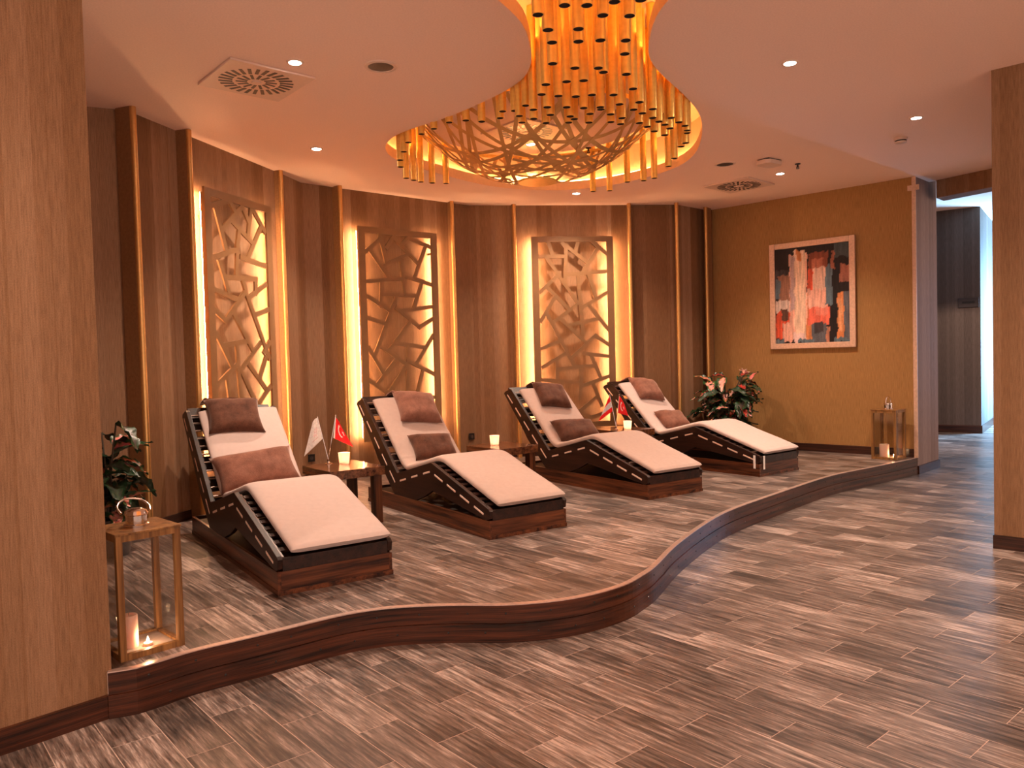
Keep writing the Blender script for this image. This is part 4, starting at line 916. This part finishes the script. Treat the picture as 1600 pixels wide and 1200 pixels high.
# ================================================================== PLANTS
def leaf_mesh(seed, ln=0.20, wd=0.075):
    rg = random.Random(seed); n = 10; mb = MB(); cols = []
    green = (0.012, 0.026 + 0.026 * rg.random(), 0.013); pink = [(0.60, 0.14, 0.13), (0.10, 0.05, 0.03), (0.70, 0.28, 0.22), (0.03, 0.05, 0.03), (0.30, 0.03, 0.02), (0.04, 0.03, 0.02), (0.50, 0.16, 0.08), (0.05, 0.07, 0.04)][seed % 8]
    for i in range(n + 1):
        t = i / n; w_ = wd * math.sin(PI * min(1, t ** 0.75)) ** 0.8 * (1 - 0.25 * t) + 0.002; droop = -0.35 * ln * t * t
        for j in range(-4, 5):
            s_ = j / 4; rip = 0.10 * wd * math.sin(t * 16 + j) * abs(s_)
            mb.v.append((s_ * w_ * 0.5 * 1.0, t * ln, droop + abs(s_) * w_ * 0.22 + rip))
            edge = abs(s_) > 0.6 or t > 0.9; vein = (math.sin(t * 26 + abs(s_) * 5) > 0.1)
            c = green if edge or (abs(s_) > 0.35 and not vein) else pink
            if abs(j) == 0: c = tuple(min(1, q * 1.2) for q in pink)
            cols.append(tuple(q * (0.8 + 0.5 * rg.random()) for q in c))
    for i in range(n):
        for j in range(8): q = i * 9 + j; mb.f.append((q, q + 1, q + 10, q + 9))
    me = bpy.data.meshes.new('leaf'); me.from_pydata(mb.v, [], mb.f); me.materials.append(M['leaf'])
    ca = me.color_attributes.new('col', 'FLOAT_COLOR', 'POINT')
    for k, c in enumerate(cols): ca.data[k].color = (*c, 1)
    for p in me.polygons: p.use_smooth = True
    return me
def flower_mesh():
    mb = MB(); cols = []
    for k in range(7):
        a = 2 * PI * k / 7; b = len(mb.v); el = 0.5
        for t, w_ in ((0.0, 0.006), (0.5, 0.020), (1.0, 0.003)):
            r = 0.075 * t; z = 0.045 * math.sin(t * 1.8)
            for s_ in (-1, 0, 1): mb.v.append((r * math.cos(a) - s_ * w_ * math.sin(a), r * math.sin(a) + s_ * w_ * math.cos(a), z + (0.006 if s_ else 0))); cols.append((0.80, 0.34 + 0.25 * t, 0.28 + 0.22 * t))
        for i in (0, 1):
            for j in (0, 1): q = b + i * 3 + j; mb.f.append((q, q + 1, q + 4, q + 3))
    me = bpy.data.meshes.new('flower'); me.from_pydata(mb.v, [], mb.f); me.materials.append(M['leaf'])
    ca = me.color_attributes.new('col', 'FLOAT_COLOR', 'POINT')
    for k, c in enumerate(cols): ca.data[k].color = (*c, 1)
    return me
LEAVES = [leaf_mesh(s_, 0.19 + 0.02 * (s_ % 4), 0.115 + 0.012 * (s_ % 3)) for s_ in range(8)]
FLOWER = flower_mesh()
def plant(x, y, z, H_, Rr, n_, seed, lab, flowers=0):
    t = thing('potted_plant', lab, 'plant', (x, y, z), 0, 'variegated leafy plants'); rg = random.Random(seed)
    MB().lathe([(0.11, 0), (0.12, 0.01), (0.15, 0.24), (0.16, 0.25), (0.155, 0.265), (0.14, 0.262), (0.135, 0.23)], 28, cap=False).build('pot', M['pot'], t, smooth=True)
    MB().lathe([(0.0001, 0.235), (0.137, 0.232)], 24, cap=False).build('soil', M['earth'], t)
    tips = []
    for k in range(max(6, n_ // 5)):
        a = 2 * PI * k / max(6, n_ // 5) + rg.uniform(-0.3, 0.3); rr = Rr * rg.uniform(0.10, 0.72); h = H_ * rg.uniform(0.5, 0.97)
        pts = [(0.03 * math.cos(a), 0.03 * math.sin(a), 0.23), (rr * 0.35 * math.cos(a), rr * 0.35 * math.sin(a), 0.23 + (h - 0.23) * 0.5), (rr * math.cos(a), rr * math.sin(a), h)]
        MB().tube(catmull(pts, 5), 0.006, 6).build('stem', M['stem'], t, smooth=True); tips.append((a, rr, h, catmull(pts, 5)))
    for k in range(n_):
        a, rr, h, c = tips[k % len(tips)]; q = c[-1 - (k // len(tips)) * 2 % 9]
        yaw = a - PI / 2 + rg.uniform(-1.5, 1.5); pit = rg.uniform(-0.5, 0.75)
        s_ = rg.uniform(0.85, 1.35)
        link('leaf', rg.choice(LEAVES), t, q, (pit, rg.uniform(-0.3, 0.3), yaw), (s_, s_, s_))
    for k in range(flowers):
        a, rr, h, c = tips[(k * 3 + 1) % len(tips)]; q = Vector(c[-1 - 2 * (k % 3)]) + Vector((rg.uniform(-0.03, 0.03), -0.03 - 0.05 * rg.random(), 0.03 + 0.02 * k % 0.06))
        link('flower', FLOWER, t, q, (rg.uniform(0.3, 1.1), rg.uniform(-0.4, 0.4), rg.uniform(0, 6)), (1, 1, 1))
plant(2.80, 10.15, P, 1.05, 0.46, 230, 5, 'leafy plant with pink flowers in the far corner behind the last lounger', 9)
plant(-2.84, 5.42, P, 1.00, 0.42, 60, 9, 'pink and green leafy plant in the alcove behind the front left wall', 0)
